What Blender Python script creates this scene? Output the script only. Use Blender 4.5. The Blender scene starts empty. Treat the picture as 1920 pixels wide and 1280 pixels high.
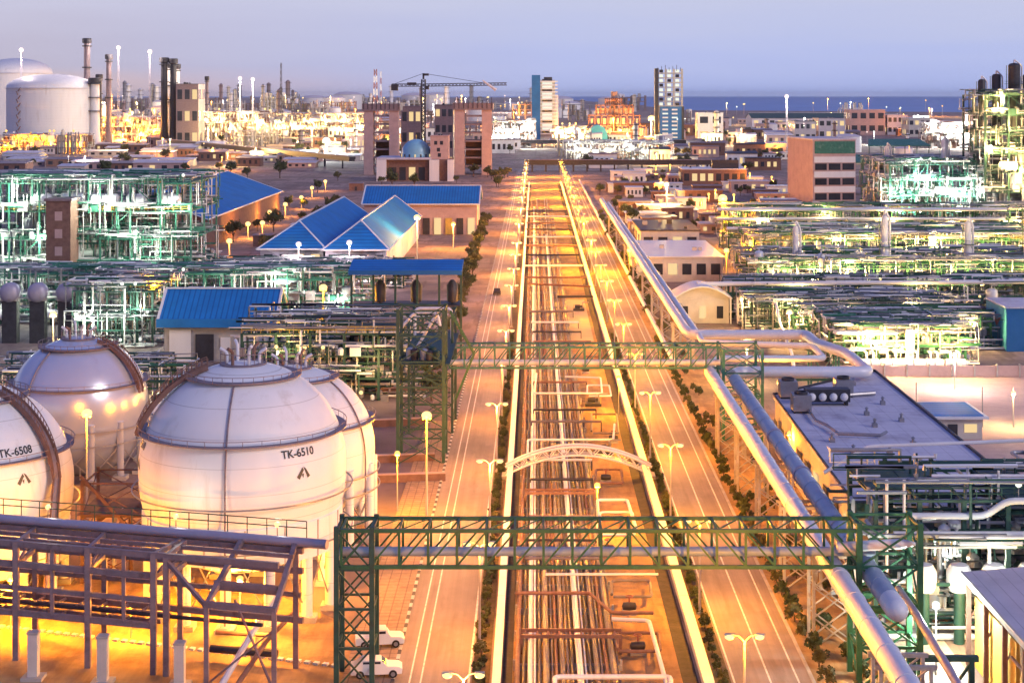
import bpy, math, random
from mathutils import Vector, Matrix
R_ = random.Random(7)
PI = math.pi
sc = bpy.context.scene
C = sc.collection
H = 50.0           # camera height above the plant ground
F = 3000.0         # focal length in photograph pixels
VX, VY = 1003.0, 178.0
def gy(py, z=0.0): return F*(H-z)/(py-VY)               # depth of a point at height z seen in row py
def gx(px, d): return (px-VX)*d/F
def gz(py, d): return H-(py-VY)*d/F
def G(px, py, z=0.0):
    d = gy(py, z); return (gx(px, d), d, z)
def P(px, py, d): return (gx(px, d), d, gz(py, d))
def lerp(a, b, t): return tuple(a[i]+(b[i]-a[i])*t for i in range(3))
ORD = ['nearest', 'second', 'third', 'fourth', 'fifth', 'sixth', 'seventh', 'eighth', 'ninth', 'tenth', 'eleventh', 'twelfth', 'thirteenth',
       'fourteenth', 'fifteenth', 'sixteenth', 'seventeenth', 'eighteenth', 'nineteenth', 'twentieth', 'twenty-first', 'twenty-second',
       'twenty-third', 'twenty-fourth', 'twenty-fifth', 'twenty-sixth', 'twenty-seventh', 'twenty-eighth', 'twenty-ninth', 'thirtieth', 'thirty-first', 'thirty-second']

# ------------------------------------------------------------------ materials
MATS = {}
def mat(name, col, rough=0.6, metal=0.0, var=0.22, scale=0.6, bump=0.0, spot=None, spot_amt=0.35, spot_scale=0.25, streak=False):
    if name in MATS: return MATS[name]
    m = bpy.data.materials.new(name); m.use_nodes = True
    nt = m.node_tree; b = nt.nodes['Principled BSDF']; N = nt.nodes.new; L = nt.links.new
    geo = N('ShaderNodeNewGeometry')
    pos = geo.outputs['Position']
    if streak:
        mp = N('ShaderNodeMapping'); mp.inputs['Scale'].default_value = (1.0, 1.0, 0.12); L(pos, mp.inputs[0]); pos = mp.outputs[0]
    n = N('ShaderNodeTexNoise'); n.inputs['Scale'].default_value = scale; n.inputs['Detail'].default_value = 6; n.inputs['Roughness'].default_value = 0.65
    L(pos, n.inputs['Vector'])
    r = N('ShaderNodeValToRGB')
    r.color_ramp.elements[0].position = 0.3; r.color_ramp.elements[1].position = 0.7
    r.color_ramp.elements[0].color = tuple(max(0, c*(1-var)) for c in col)+(1,)
    r.color_ramp.elements[1].color = tuple(min(0.95, c*(1+var)) for c in col)+(1,)
    L(n.outputs['Fac'], r.inputs['Fac'])
    out = r.outputs['Color']
    if spot:
        n2 = N('ShaderNodeTexNoise'); n2.inputs['Scale'].default_value = spot_scale; n2.inputs['Detail'].default_value = 8; n2.inputs['Roughness'].default_value = 0.7
        L(pos, n2.inputs['Vector'])
        r2 = N('ShaderNodeValToRGB'); r2.color_ramp.elements[0].position = 1-spot_amt-0.12; r2.color_ramp.elements[1].position = 1-spot_amt+0.1
        L(n2.outputs['Fac'], r2.inputs['Fac'])
        mx = N('ShaderNodeMix'); mx.data_type = 'RGBA'
        L(r2.outputs['Color'], mx.inputs['Factor']); L(out, mx.inputs['A']); mx.inputs['B'].default_value = tuple(spot)+(1,)
        out = mx.outputs['Result']
    L(out, b.inputs['Base Color'])
    b.inputs['Roughness'].default_value = rough; b.inputs['Metallic'].default_value = metal
    if bump:
        bp = N('ShaderNodeBump'); bp.inputs['Strength'].default_value = bump; bp.inputs['Distance'].default_value = 0.08
        n3 = N('ShaderNodeTexNoise'); n3.inputs['Scale'].default_value = scale*4; n3.inputs['Detail'].default_value = 5
        L(geo.outputs['Position'], n3.inputs['Vector']); L(n3.outputs['Fac'], bp.inputs['Height']); L(bp.outputs['Normal'], b.inputs['Normal'])
    MATS[name] = m; return m
def emis(name, col, s):
    if name in MATS: return MATS[name]
    m = bpy.data.materials.new(name); m.use_nodes = True
    b = m.node_tree.nodes['Principled BSDF']
    b.inputs['Base Color'].default_value = (0.02, 0.02, 0.02, 1)
    b.inputs['Emission Color'].default_value = tuple(col)+(1,); b.inputs['Emission Strength'].default_value = s
    m.cycles.emission_sampling = 'NONE'
    MATS[name] = m; return m
def striped(name, ca, cb, axis, period, rough=0.5):
    m = bpy.data.materials.new(name); m.use_nodes = True
    nt = m.node_tree; b = nt.nodes['Principled BSDF']; N = nt.nodes.new; L = nt.links.new
    geo = N('ShaderNodeNewGeometry'); sp = N('ShaderNodeSeparateXYZ'); L(geo.outputs['Position'], sp.inputs[0])
    d = N('ShaderNodeMath'); d.operation = 'DIVIDE'; d.inputs[1].default_value = period; L(sp.outputs[axis], d.inputs[0])
    f = N('ShaderNodeMath'); f.operation = 'FRACT'; L(d.outputs[0], f.inputs[0])
    g = N('ShaderNodeMath'); g.operation = 'GREATER_THAN'; g.inputs[1].default_value = 0.5; L(f.outputs[0], g.inputs[0])
    n = N('ShaderNodeTexNoise'); n.inputs['Scale'].default_value = 0.8; L(geo.outputs['Position'], n.inputs['Vector'])
    mx = N('ShaderNodeMix'); mx.data_type = 'RGBA'; L(g.outputs[0], mx.inputs['Factor']); mx.inputs['A'].default_value = ca+(1,); mx.inputs['B'].default_value = cb+(1,)
    m2 = N('ShaderNodeMix'); m2.data_type = 'RGBA'; m2.blend_type = 'MULTIPLY'; m2.inputs['Factor'].default_value = 0.5
    L(mx.outputs['Result'], m2.inputs['A']); L(n.outputs['Fac'], m2.inputs['B']); L(m2.outputs['Result'], b.inputs['Base Color'])
    b.inputs['Roughness'].default_value = rough
    MATS[name] = m; return m
M_sand = mat('sandy_ground', (0.37, 0.27, 0.235), 0.9, 0, 0.35, 0.035, 0.3, (0.16, 0.115, 0.10), 0.46, 0.05)
M_soil = mat('orange_soil', (0.48, 0.30, 0.13), 0.95, 0, 0.3, 0.12, 0.5, (0.24, 0.14, 0.08), 0.4, 0.3)
M_road = mat('worn_asphalt', (0.33, 0.265, 0.235), 0.75, 0, 0.14, 0.11, 0.15, (0.26, 0.21, 0.19), 0.38, 0.18)
def add_tracks(m, sx, sy, dark, amt):
    nt = m.node_tree; b = nt.nodes['Principled BSDF']; src = b.inputs['Base Color'].links[0].from_socket; N = nt.nodes.new; L = nt.links.new
    g = N('ShaderNodeNewGeometry'); out = src
    for (a, c, lo, hi, k) in ((sx, sy, 0.42, 0.68, amt), (0.35, 0.05, 0.52, 0.60, amt*1.1)):
        mp = N('ShaderNodeMapping'); mp.inputs['Scale'].default_value = (a, c, 1); L(g.outputs['Position'], mp.inputs[0])
        n = N('ShaderNodeTexNoise'); n.inputs['Scale'].default_value = 1.0; n.inputs['Detail'].default_value = 7; n.inputs['Roughness'].default_value = 0.6; L(mp.outputs[0], n.inputs['Vector'])
        r = N('ShaderNodeMapRange'); r.inputs['From Min'].default_value = lo; r.inputs['From Max'].default_value = hi; r.inputs['To Max'].default_value = k; L(n.outputs['Fac'], r.inputs[0])
        mx = N('ShaderNodeMix'); mx.data_type = 'RGBA'; L(r.outputs[0], mx.inputs['Factor']); L(out, mx.inputs['A']); mx.inputs['B'].default_value = dark+(1,); out = mx.outputs['Result']
    L(out, b.inputs['Base Color'])
def add_lines(m, axis, period, width, dark, amt, bump=0.0):
    nt = m.node_tree; b = nt.nodes['Principled BSDF']; src = b.inputs['Base Color'].links[0].from_socket; N = nt.nodes.new; L = nt.links.new
    g = N('ShaderNodeNewGeometry'); sp = N('ShaderNodeSeparateXYZ'); L(g.outputs['Position'], sp.inputs[0])
    d = N('ShaderNodeMath'); d.operation = 'DIVIDE'; d.inputs[1].default_value = period; L(sp.outputs[axis], d.inputs[0])
    f = N('ShaderNodeMath'); f.operation = 'FRACT'; L(d.outputs[0], f.inputs[0])
    t = N('ShaderNodeMath'); t.operation = 'LESS_THAN'; t.inputs[1].default_value = width; L(f.outputs[0], t.inputs[0])
    k = N('ShaderNodeMath'); k.operation = 'MULTIPLY'; k.inputs[1].default_value = amt; L(t.outputs[0], k.inputs[0])
    mx = N('ShaderNodeMix'); mx.data_type = 'RGBA'; L(k.outputs[0], mx.inputs['Factor']); L(src, mx.inputs['A']); mx.inputs['B'].default_value = dark+(1,); L(mx.outputs['Result'], b.inputs['Base Color'])
add_tracks(M_road, 1.6, 0.02, (0.17, 0.14, 0.125), 0.4)
add_tracks(M_soil, 0.9, 0.12, (0.22, 0.125, 0.06), 0.45)
add_tracks(M_sand, 0.05, 0.02, (0.15, 0.10, 0.09), 0.55)
M_pave = mat('brick_pavers', (0.36, 0.25, 0.18), 0.85, 0, 0.2, 1.1, 0.25, (0.26, 0.17, 0.12), 0.4, 0.5)
M_kerb = striped('kerb_paint', (0.75, 0.73, 0.68), (0.12, 0.11, 0.11), 'Y', 2.4, 0.7)
M_line = mat('road_paint', (0.78, 0.76, 0.70), 0.7, 0, 0.15, 1.4, 0, (0.4, 0.35, 0.3), 0.36, 1.2)
M_shade = mat('channel_shade', (0.035, 0.03, 0.03), 0.8, 0, 0.5, 0.7, 0.4)  # shade of the raised white channels, painted as a dark tone
M_conc = mat('concrete', (0.42, 0.40, 0.37), 0.85, 0, 0.18, 0.5, 0.15, (0.28, 0.25, 0.22), 0.35, 0.3)
add_lines(M_pave, 'Y', 1.0, 0.12, (0.14, 0.09, 0.07), 0.6); add_lines(M_pave, 'X', 1.0, 0.12, (0.14, 0.09, 0.07), 0.6)
M_white = mat('white_paint', (0.78, 0.77, 0.75), 0.45, 0, 0.06, 0.4, 0, (0.55, 0.49, 0.42), 0.28, 0.35, True)
M_tank = mat('tank_white', (0.83, 0.81, 0.77), 0.5, 0, 0.05, 0.22, 0.03, (0.64, 0.58, 0.50), 0.32, 0.35, True)
add_lines(M_tank, 'Z', 2.55, 0.022, (0.42, 0.38, 0.33), 0.55)
M_greypipe = mat('pale_insulation', (0.74, 0.74, 0.76), 0.45, 0.1, 0.06, 0.5, 0.03, (0.45, 0.42, 0.40), 0.3, 0.7)
M_bluepipe = mat('blue_grey_pipe', (0.36, 0.44, 0.54), 0.45, 0.1, 0.12, 0.5, 0.03, (0.4, 0.42, 0.45), 0.3, 0.5)
M_green = mat('green_steel', (0.022, 0.11, 0.05), 0.5, 0, 0.3, 1.2, 0.04, (0.09, 0.07, 0.04), 0.28, 0.9)
M_dgreen = mat('dark_green_steel', (0.02, 0.07, 0.055), 0.55, 0, 0.3, 1.0, 0.04, (0.05, 0.04, 0.03), 0.3, 0.8)
M_teal = mat('teal_steel', (0.035, 0.17, 0.115), 0.5, 0, 0.25, 0.8, 0.03, (0.2, 0.3, 0.26), 0.35, 0.4)
M_mauve = mat('mauve_primer_steel', (0.235, 0.18, 0.195), 0.55, 0.1, 0.2, 0.9, 0.04, (0.12, 0.075, 0.06), 0.33, 0.8)
M_lavpipe = mat('lavender_pipe', (0.34, 0.32, 0.42), 0.4, 0.15, 0.1, 0.6, 0.02, (0.25, 0.22, 0.25), 0.32, 0.6)
M_rust = mat('rusty_pipe', (0.24, 0.135, 0.10), 0.7, 0.1, 0.25, 1.2, 0.06, (0.18, 0.08, 0.05), 0.4, 0.9)
M_steel = mat('galvanised_pipe', (0.30, 0.30, 0.32), 0.4, 0.5, 0.2, 0.8, 0.02, (0.2, 0.15, 0.12), 0.33, 0.8)
M_dark = mat('dark_equipment', (0.035, 0.035, 0.045), 0.5, 0.1, 0.35, 0.8, 0.03)
M_brown = mat('brown_brick', (0.20, 0.11, 0.085), 0.85, 0, 0.25, 0.9, 0.2)
M_pink = mat('pink_render', (0.50, 0.35, 0.32), 0.85, 0, 0.12, 0.3, 0.08, (0.38, 0.26, 0.24), 0.35, 0.2)
M_cream = mat('cream_render', (0.60, 0.55, 0.48), 0.8, 0, 0.12, 0.3, 0.06, (0.42, 0.37, 0.32), 0.33, 0.2)
M_blue = mat('blue_sheet_roof', (0.008, 0.185, 0.52), 0.66, 0, 0.2, 0.15, 0.03, (0.03, 0.20, 0.42), 0.38, 0.1)
M_bluex = mat('blue_sheet_roof_wide', (0.008, 0.18, 0.50), 0.66, 0, 0.2, 0.15, 0.03, (0.012, 0.17, 0.40), 0.35, 0.1)
add_lines(M_blue, 'Y', 1.6, 0.28, (0.004, 0.085, 0.30), 0.7); add_lines(M_bluex, 'X', 1.0, 0.26, (0.004, 0.085, 0.30), 0.7)
M_blue2 = mat('blue_cladding', (0.012, 0.13, 0.36), 0.5, 0, 0.2, 0.1, 0.0, (0.03, 0.17, 0.42), 0.35, 0.06)
M_cyan = mat('cyan_panel', (0.06, 0.32, 0.45), 0.5, 0, 0.15, 0.3)
M_dome = mat('pale_blue_dome', (0.20, 0.46, 0.62), 0.35, 0, 0.12, 0.2)
M_lav = mat('lavender_membrane_roof', (0.60, 0.585, 0.65), 0.65, 0, 0.10, 0.22, 0.05, (0.30, 0.27, 0.34), 0.36, 0.16)
add_lines(M_lav, 'Y', 4.0, 0.02, (0.25, 0.22, 0.28), 0.8); add_lines(M_lav, 'X', 2.2, 0.03, (0.28, 0.25, 0.31), 0.6)
M_wroof = mat('off_white_roof', (0.62, 0.56, 0.58), 0.6, 0, 0.1, 0.25, 0.05, (0.48, 0.42, 0.44), 0.33, 0.2)
add_lines(M_wroof, 'X', 1.2, 0.08, (0.36, 0.31, 0.32), 0.55)
M_glass = mat('dark_glass', (0.03, 0.035, 0.05), 0.12, 0, 0.3, 0.2)
M_leaf = mat('shrub_leaf', (0.055, 0.075, 0.025), 0.7, 0, 0.45, 1.3)
M_leaf2 = mat('olive_leaf', (0.10, 0.10, 0.035), 0.7, 0, 0.45, 1.1)
M_bark = mat('bark', (0.10, 0.07, 0.05), 0.9, 0, 0.3, 2.0)
M_text = mat('black_lettering', (0.02, 0.02, 0.025), 0.6)
M_emblem = mat('olive_emblem', (0.10, 0.09, 0.06), 0.6)
M_red = mat('red_brown_paint', (0.27, 0.09, 0.07), 0.6)
M_rubber = mat('tyre_rubber', (0.02, 0.02, 0.02), 0.8)
M_yellow = mat('yellow_paint', (0.62, 0.42, 0.08), 0.6)
E_or = emis('sodium_bulb', (1.0, 0.55, 0.13), 1.4)
E_yel = emis('warm_bulb', (1.0, 0.70, 0.26), 1.5)
E_wh = emis('white_bulb', (0.95, 1.0, 0.88), 1.4)
E_pk = emis('pink_white_bulb', (1.0, 0.76, 0.70), 1.2)
E_win = emis('lit_window', (1.0, 0.72, 0.34), 0.75)
E_winw = emis('white_lit_window', (0.95, 1.0, 0.85), 0.8)

# ------------------------------------------------------------------ mesh builder
def org(o):
    v = Vector((0, 0, 0))
    while o is not None: v += o.location; o = o.parent
    return v
class MB:
    def __init__(s): s.v = []; s.f = []
    def add(s, vs, fs):
        n = len(s.v); s.v += [tuple(v) for v in vs]; s.f += [tuple(i+n for i in f) for f in fs]
    def box(s, c, size, rz=0.0):
        a, b, h = size[0]/2, size[1]/2, size[2]/2; ca, sa = math.cos(rz), math.sin(rz)
        vs = [(c[0]+x*ca-y*sa, c[1]+x*sa+y*ca, c[2]+z) for z in (-h, h) for x, y in ((-a, -b), (a, -b), (a, b), (-a, b))]
        s.add(vs, [(3, 2, 1, 0), (4, 5, 6, 7), (0, 1, 5, 4), (1, 2, 6, 5), (2, 3, 7, 6), (3, 0, 4, 7)]); return s
    def bx(s, x0, x1, y0, y1, z0, z1): return s.box(((x0+x1)/2, (y0+y1)/2, (z0+z1)/2), (x1-x0, y1-y0, z1-z0))
    def beam(s, p, q, w, h=None):
        h = h or w; p = Vector(p); q = Vector(q); d = (q-p)
        if d.length < 1e-6: return s
        d.normalize(); up = Vector((0, 0, 1)) if abs(d.z) < 0.95 else Vector((0, 1, 0))
        a = d.cross(up).normalized(); b = a.cross(d)
        vs = [e+a*(i*w/2)+b*(j*h/2) for e in (p, q) for i, j in ((-1, -1), (1, -1), (1, 1), (-1, 1))]
        s.add(vs, [(3, 2, 1, 0), (4, 5, 6, 7), (0, 1, 5, 4), (1, 2, 6, 5), (2, 3, 7, 6), (3, 0, 4, 7)]); return s
    def tube(s, pts, r, n=8, cap=True, fil=0.0):
        pts = [Vector(p) for p in pts]
        if fil and len(pts) > 2:
            o = [pts[0]]
            for i in range(1, len(pts)-1):
                a = pts[i-1]-pts[i]; b = pts[i+1]-pts[i]; fa = min(fil, a.length*0.45, b.length*0.45)
                A = pts[i]+a.normalized()*fa; B = pts[i]+b.normalized()*fa
                for t in (0, 0.33, 0.67, 1): o.append(A*(1-t)**2+pts[i]*2*t*(1-t)+B*t*t)
            o.append(pts[-1]); pts = o
        vs = []; fs = []; prev = None
        for i, p in enumerate(pts):
            t = ((pts[i]-pts[i-1]).normalized() if i else Vector((0, 0, 0)))+((pts[i+1]-pts[i]).normalized() if i < len(pts)-1 else Vector((0, 0, 0)))
            if t.length < 1e-6: t = (pts[i]-pts[i-1])
            t.normalize()
            if prev is None: up = Vector((0, 0, 1)) if abs(t.z) < 0.95 else Vector((0, 1, 0)); a = t.cross(up).normalized()
            else: a = (prev-t*prev.dot(t)).normalized()
            prev = a; b = t.cross(a)
            rr = r[i] if isinstance(r, (list, tuple)) else r
            vs += [p+(a*math.cos(2*PI*k/n)+b*math.sin(2*PI*k/n))*rr for k in range(n)]
        for i in range(len(pts)-1):
            for k in range(n): fs.append((i*n+k, i*n+(k+1) % n, (i+1)*n+(k+1) % n, (i+1)*n+k))
        if cap: fs.append(tuple(range(n-1, -1, -1))); fs.append(tuple(range((len(pts)-1)*n, len(pts)*n)))
        s.add(vs, fs); return s
    def lathe(s, prof, c=(0, 0, 0), n=16, axis='Z', cap=True):
        vs = []; fs = []
        for r, z in prof:
            for k in range(n):
                a = 2*PI*k/n; x, y = r*math.cos(a), r*math.sin(a)
                vs.append((c[0]+x, c[1]+y, c[2]+z) if axis == 'Z' else (c[0]+z, c[1]+x, c[2]+y) if axis == 'X' else (c[0]+y, c[1]+z, c[2]+x))
        m = len(prof)
        for i in range(m-1):
            for k in range(n): fs.append((i*n+k, i*n+(k+1) % n, (i+1)*n+(k+1) % n, (i+1)*n+k))
        if cap:
            if prof[0][0] > 1e-4: fs.append(tuple(range(n-1, -1, -1)))
            if prof[-1][0] > 1e-4: fs.append(tuple(range((m-1)*n, m*n)))
        s.add(vs, fs); return s
    def ring(s, c, r0, r1, z0, z1, n=48):
        return s.lathe([(r0, z0), (r1, z0), (r1, z1), (r0, z1), (r0, z0)], c, n, cap=False)
    def ball(s, c, r, n=10, sz=1.0):
        m = max(4, n//2+1); return s.lathe([(r*math.sin(PI*i/m)+1e-5, -r*sz*math.cos(PI*i/m)) for i in range(m+1)], c, n)
    def slab(s, pts, th):
        n = len(pts); vs = [tuple(p) for p in pts]+[(p[0], p[1], p[2]-th) for p in pts]
        s.add(vs, [tuple(range(n)), tuple(range(2*n-1, n-1, -1))]+[(i, n+i, n+(i+1) % n, (i+1) % n) for i in range(n)]); return s
    def build(s, name, m, parent=None, smooth=True):
        me = bpy.data.meshes.new(name)
        o0 = org(parent) if parent is not None else Vector((0, 0, 0))
        me.from_pydata([(v[0]-o0.x, v[1]-o0.y, v[2]-o0.z) for v in s.v], [], s.f)
        if smooth:
            me.polygons.foreach_set('use_smooth', [True]*len(me.polygons)); me.set_sharp_from_angle(angle=math.radians(38))
        me.materials.append(m); me.update()
        o = bpy.data.objects.new(name, me); C.objects.link(o)
        if parent is not None: o.parent = parent
        return o
def tag(o, label, cat, group=None):
    o['label'] = label; o['category'] = cat
    if group: o['group'] = group
    return o
def thing(name, label, cat, loc=(0, 0, 0), group=None, rz=0.0):
    o = bpy.data.objects.new(name, None); C.objects.link(o); o.location = loc; o.rotation_euler.z = rz
    o.empty_display_size = 0.2
    return tag(o, label, cat, group)
def struct(name, mb, m, kind='structure'):
    o = mb.build(name, m); o['kind'] = kind; return o
def copy_tree(o, loc=None, rz=None, label=None, group=None, par=None):
    c = o.copy(); C.objects.link(c)
    if par is not None: c.parent = par
    for ch in list(o.children): copy_tree(ch, par=c)
    if loc is not None: c.location = loc
    if rz is not None: c.rotation_euler.z = rz
    if label: c['label'] = label
    if group: c['group'] = group
    return c
def inst(src, name, parent, loc):
    """another child sharing src's mesh"""
    c = src.copy(); C.objects.link(c); c.name = name; c.parent = parent; c.location = loc; return c
LK = 1.05
def plight(loc, col, power, rad=0.3, spot=None, parent=None):
    l = bpy.data.lights.new('lamp_light', 'SPOT' if spot else 'POINT'); l.color = col; l.energy = power*LK; l.shadow_soft_size = rad
    if spot: l.spot_size = math.radians(spot); l.spot_blend = 0.6
    o = bpy.data.objects.new('lamp_light', l); C.objects.link(o); o.location = loc
    return o
OR = (1.0, 0.36, 0.008); OR2 = (1.0, 0.355, 0.04); YE = (1.0, 0.66, 0.22); WH = (0.95, 1.0, 0.86); GW = (0.86, 1.0, 0.78)

# ------------------------------------------------------------------ sky, ground, sea, roads
struct('ground', MB().slab([(-26000, 40, 0), (26000, 40, 0), (26000, 4350, 0), (6500, 4350, 0), (1500, 4400, 0), (500, 5200, 0), (200, 30000, 0), (-26000, 30000, 0)], 2.0), M_sand)
M_sea = mat('sea_water', (0.19, 0.33, 0.58), 0.7, 0, 0.12, 0.002, 0.6)
sea = struct('sea', MB().slab([(-28000, 4000, -0.6), (28000, 4000, -0.6), (28000, 45000, -0.6), (-28000, 45000, -0.6)], 0.5), M_sea)
struct('left_road', MB().bx(-12, -5.4, 60, 1056, -0.2, 0.03), M_road)
struct('right_road', MB().bx(16.7, 23.6, 60, 1056, -0.2, 0.03), M_road)
lm = MB()
for x in (-10.7, -9.75): lm.bx(x-0.07, x+0.07, 60, 1050, 0.03, 0.036)
lm.bx(-5.75, -5.55, 60, 1050, 0.03, 0.036)
struct('left_road_marking', lm, M_line)
lm = MB()
for x in (20.1, 22.5): lm.bx(x-0.08, x+0.08, 60, 1050, 0.03, 0.036)
for x in (17.0,): lm.bx(x-0.08, x+0.08, 60, 1050, 0.03, 0.036)
struct('right_road_marking', lm, M_line)
struct('left_pavement', MB().bx(-16.5, -12.3, 60, 245, -0.2, 0.13), M_pave)
struct('left_kerb', MB().bx(-12.3, -12.0, 60, 700, -0.2, 0.15), M_kerb)
struct('left_verge', MB().bx(-5.4, -3.9, 60, 900, -0.2, 0.10), mat('verge_soil', (0.12, 0.09, 0.05), 0.95, 0, 0.4, 0.8, 0.5))
struct('left_shade_strip', MB().bx(-2.8, -1.95, 60, 900, -0.2, 0.02), M_shade)  # dark strip painted as the shadow of the left white channel
struct('right_shade_strip', MB().bx(12.6, 13.95, 60, 900, -0.2, 0.02), M_shade)  # same painted shadow along the right white channel
struct('right_verge', MB().bx(15.1, 16.7, 60, 900, -0.2, 0.10), MATS['verge_soil'])
struct('right_kerb', MB().bx(23.6, 23.9, 60, 900, -0.2, 0.14), mat('plain_kerb', (0.5, 0.46, 0.42), 0.8))
struct('trench_floor', MB().bx(-1.95, 12.6, 60, 900, -0.2, 0.012), M_soil)
struct('right_shoulder', MB().bx(23.9, 31, 60, 620, -0.2, 0.015), M_soil)
struct('yard_floor', MB().slab([(-90, 90, 0.012), (-16.5, 90, 0.012), (-16.5, 205, 0.012), (-90, 205, 0.012)], 0.1), M_soil)
struct('pale_yard', MB().slab([(31.2, 100, 0.014), (37.5, 100, 0.014), (37.5, 164, 0.014), (31.2, 164, 0.014)], 0.1), mat('pale_gravel', (0.55, 0.52, 0.46), 0.9, 0, 0.2, 0.8, 0.3, (0.4, 0.35, 0.3), 0.38, 0.5))
struct('pink_yard', MB().slab([(52, 206, 0.014), (130, 206, 0.014), (130, 284, 0.014), (54, 284, 0.014)], 0.1), mat('pink_paving', (0.52, 0.36, 0.33), 0.9, 0, 0.12, 0.4, 0.1, (0.42, 0.28, 0.26), 0.36, 0.12))
struct('mauve_paving', MB().slab([(-40, 176, 0.018), (-16.6, 150, 0.018), (-16.6, 300, 0.018), (-40, 300, 0.018)], 0.1), mat('mauve_concrete', (0.20, 0.145, 0.15), 0.85, 0, 0.3, 0.3, 0.2, (0.11, 0.08, 0.08), 0.42, 0.15))
struct('cross_road', MB().bx(-60, 120, 1056, 1085, -0.2, 0.035), M_road)

# world: dusk sky.  NISHITA sky low sun mixed under a lavender dusk gradient
w = bpy.data.worlds.new('World'); sc.world = w; w.use_nodes = True
nt = w.node_tree; N = nt.nodes.new; L = nt.links.new; bg = nt.nodes['Background']
tc = N('ShaderNodeTexCoord'); sp = N('ShaderNodeSeparateXYZ'); L(tc.outputs['Generated'], sp.inputs[0])
def srgb(r, g, b): return tuple(((c/255+0.055)/1.055)**2.4 for c in (r, g, b))+(1,)
def ramp(stops):
    r = N('ShaderNodeValToRGB'); e = r.color_ramp.elements
    e[0].position = stops[0][0]; e[0].color = srgb(*stops[0][1]); e[1].position = stops[-1][0]; e[1].color = srgb(*stops[-1][1])
    for p, c in stops[1:-1]: x = e.new(p); x.color = srgb(*c)
    return r
mu = N('ShaderNodeMath'); mu.operation = 'MULTIPLY_ADD'; mu.inputs[1].default_value = 5.0; mu.inputs[2].default_value = 0.1; L(sp.outputs['Z'], mu.inputs[0])
ra = ramp([(0.0, (166, 178, 230)), (0.10, (164, 177, 228)), (0.22, (176, 186, 229)), (0.40, (190, 195, 224)), (0.7, (196, 199, 226)), (1.0, (100, 112, 178))])
rb = ramp([(0.0, (226, 192, 170)), (0.10, (206, 180, 182)), (0.19, (184, 178, 200)), (0.40, (196, 195, 218)), (0.7, (198, 199, 224)), (1.0, (100, 112, 178))])
cmp_ = N('ShaderNodeMapping'); cmp_.inputs['Scale'].default_value = (3.0, 3.0, 34.0); L(tc.outputs['Generated'], cmp_.inputs[0])
cno = N('ShaderNodeTexNoise'); cno.inputs['Scale'].default_value = 1.6; cno.inputs['Detail'].default_value = 5; L(cmp_.outputs[0], cno.inputs['Vector'])
cma = N('ShaderNodeMath'); cma.operation = 'MULTIPLY_ADD'; cma.inputs[1].default_value = 0.22; cma.inputs[2].default_value = -0.11; L(cno.outputs['Fac'], cma.inputs[0])
cad = N('ShaderNodeMath'); cad.operation = 'ADD'; L(mu.outputs[0], cad.inputs[0]); L(cma.outputs[0], cad.inputs[1])
L(cad.outputs[0], ra.inputs[0]); L(cad.outputs[0], rb.inputs[0])
fx = N('ShaderNodeMapRange'); fx.inputs['From Min'].default_value = 0.02; fx.inputs['From Max'].default_value = -0.30; L(sp.outputs['X'], fx.inputs[0])
mx = N('ShaderNodeMix'); mx.data_type = 'RGBA'; L(fx.outputs[0], mx.inputs['Factor']); L(ra.outputs[0], mx.inputs['A']); L(rb.outputs[0], mx.inputs['B'])
sky = N('ShaderNodeTexSky'); sky.sky_type = 'NISHITA'; sky.sun_disc = False; sky.sun_elevation = math.radians(27); sky.sun_rotation = math.radians(125)
sm = N('ShaderNodeVectorMath'); sm.operation = 'SCALE'; sm.inputs['Scale'].default_value = 0.05; L(sky.outputs[0], sm.inputs[0])
m2 = N('ShaderNodeMix'); m2.data_type = 'RGBA'; m2.inputs['Factor'].default_value = 0.03; L(mx.outputs['Result'], m2.inputs['A']); L(sm.outputs[0], m2.inputs['B'])
L(m2.outputs['Result'], bg.inputs['Color']); bg.inputs['Strength'].default_value = 0.90
sl = bpy.data.lights.new('sun', 'SUN'); sl.energy = 1.15; sl.angle = math.radians(14); sl.color = (1.0, 0.86, 0.84)
so = bpy.data.objects.new('sun', sl); C.objects.link(so)
dirv = Vector((-math.sin(math.radians(125))*0.9, -math.cos(math.radians(125))*0.9, -0.46)); so.rotation_euler = dirv.to_track_quat('-Z', 'Y').to_euler()

cam = bpy.data.cameras.new('camera'); co = bpy.data.objects.new('camera', cam); C.objects.link(co); sc.camera = co
co.location = (0, 0, H); co.rotation_euler = (PI/2, 0, 0)
cam.sensor_width = 36; cam.lens = 36*F/1920; cam.shift_x = -(VX-960)/1920; cam.shift_y = -(640-VY)/1920
cam.clip_start = 1; cam.clip_end = 300000

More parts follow.
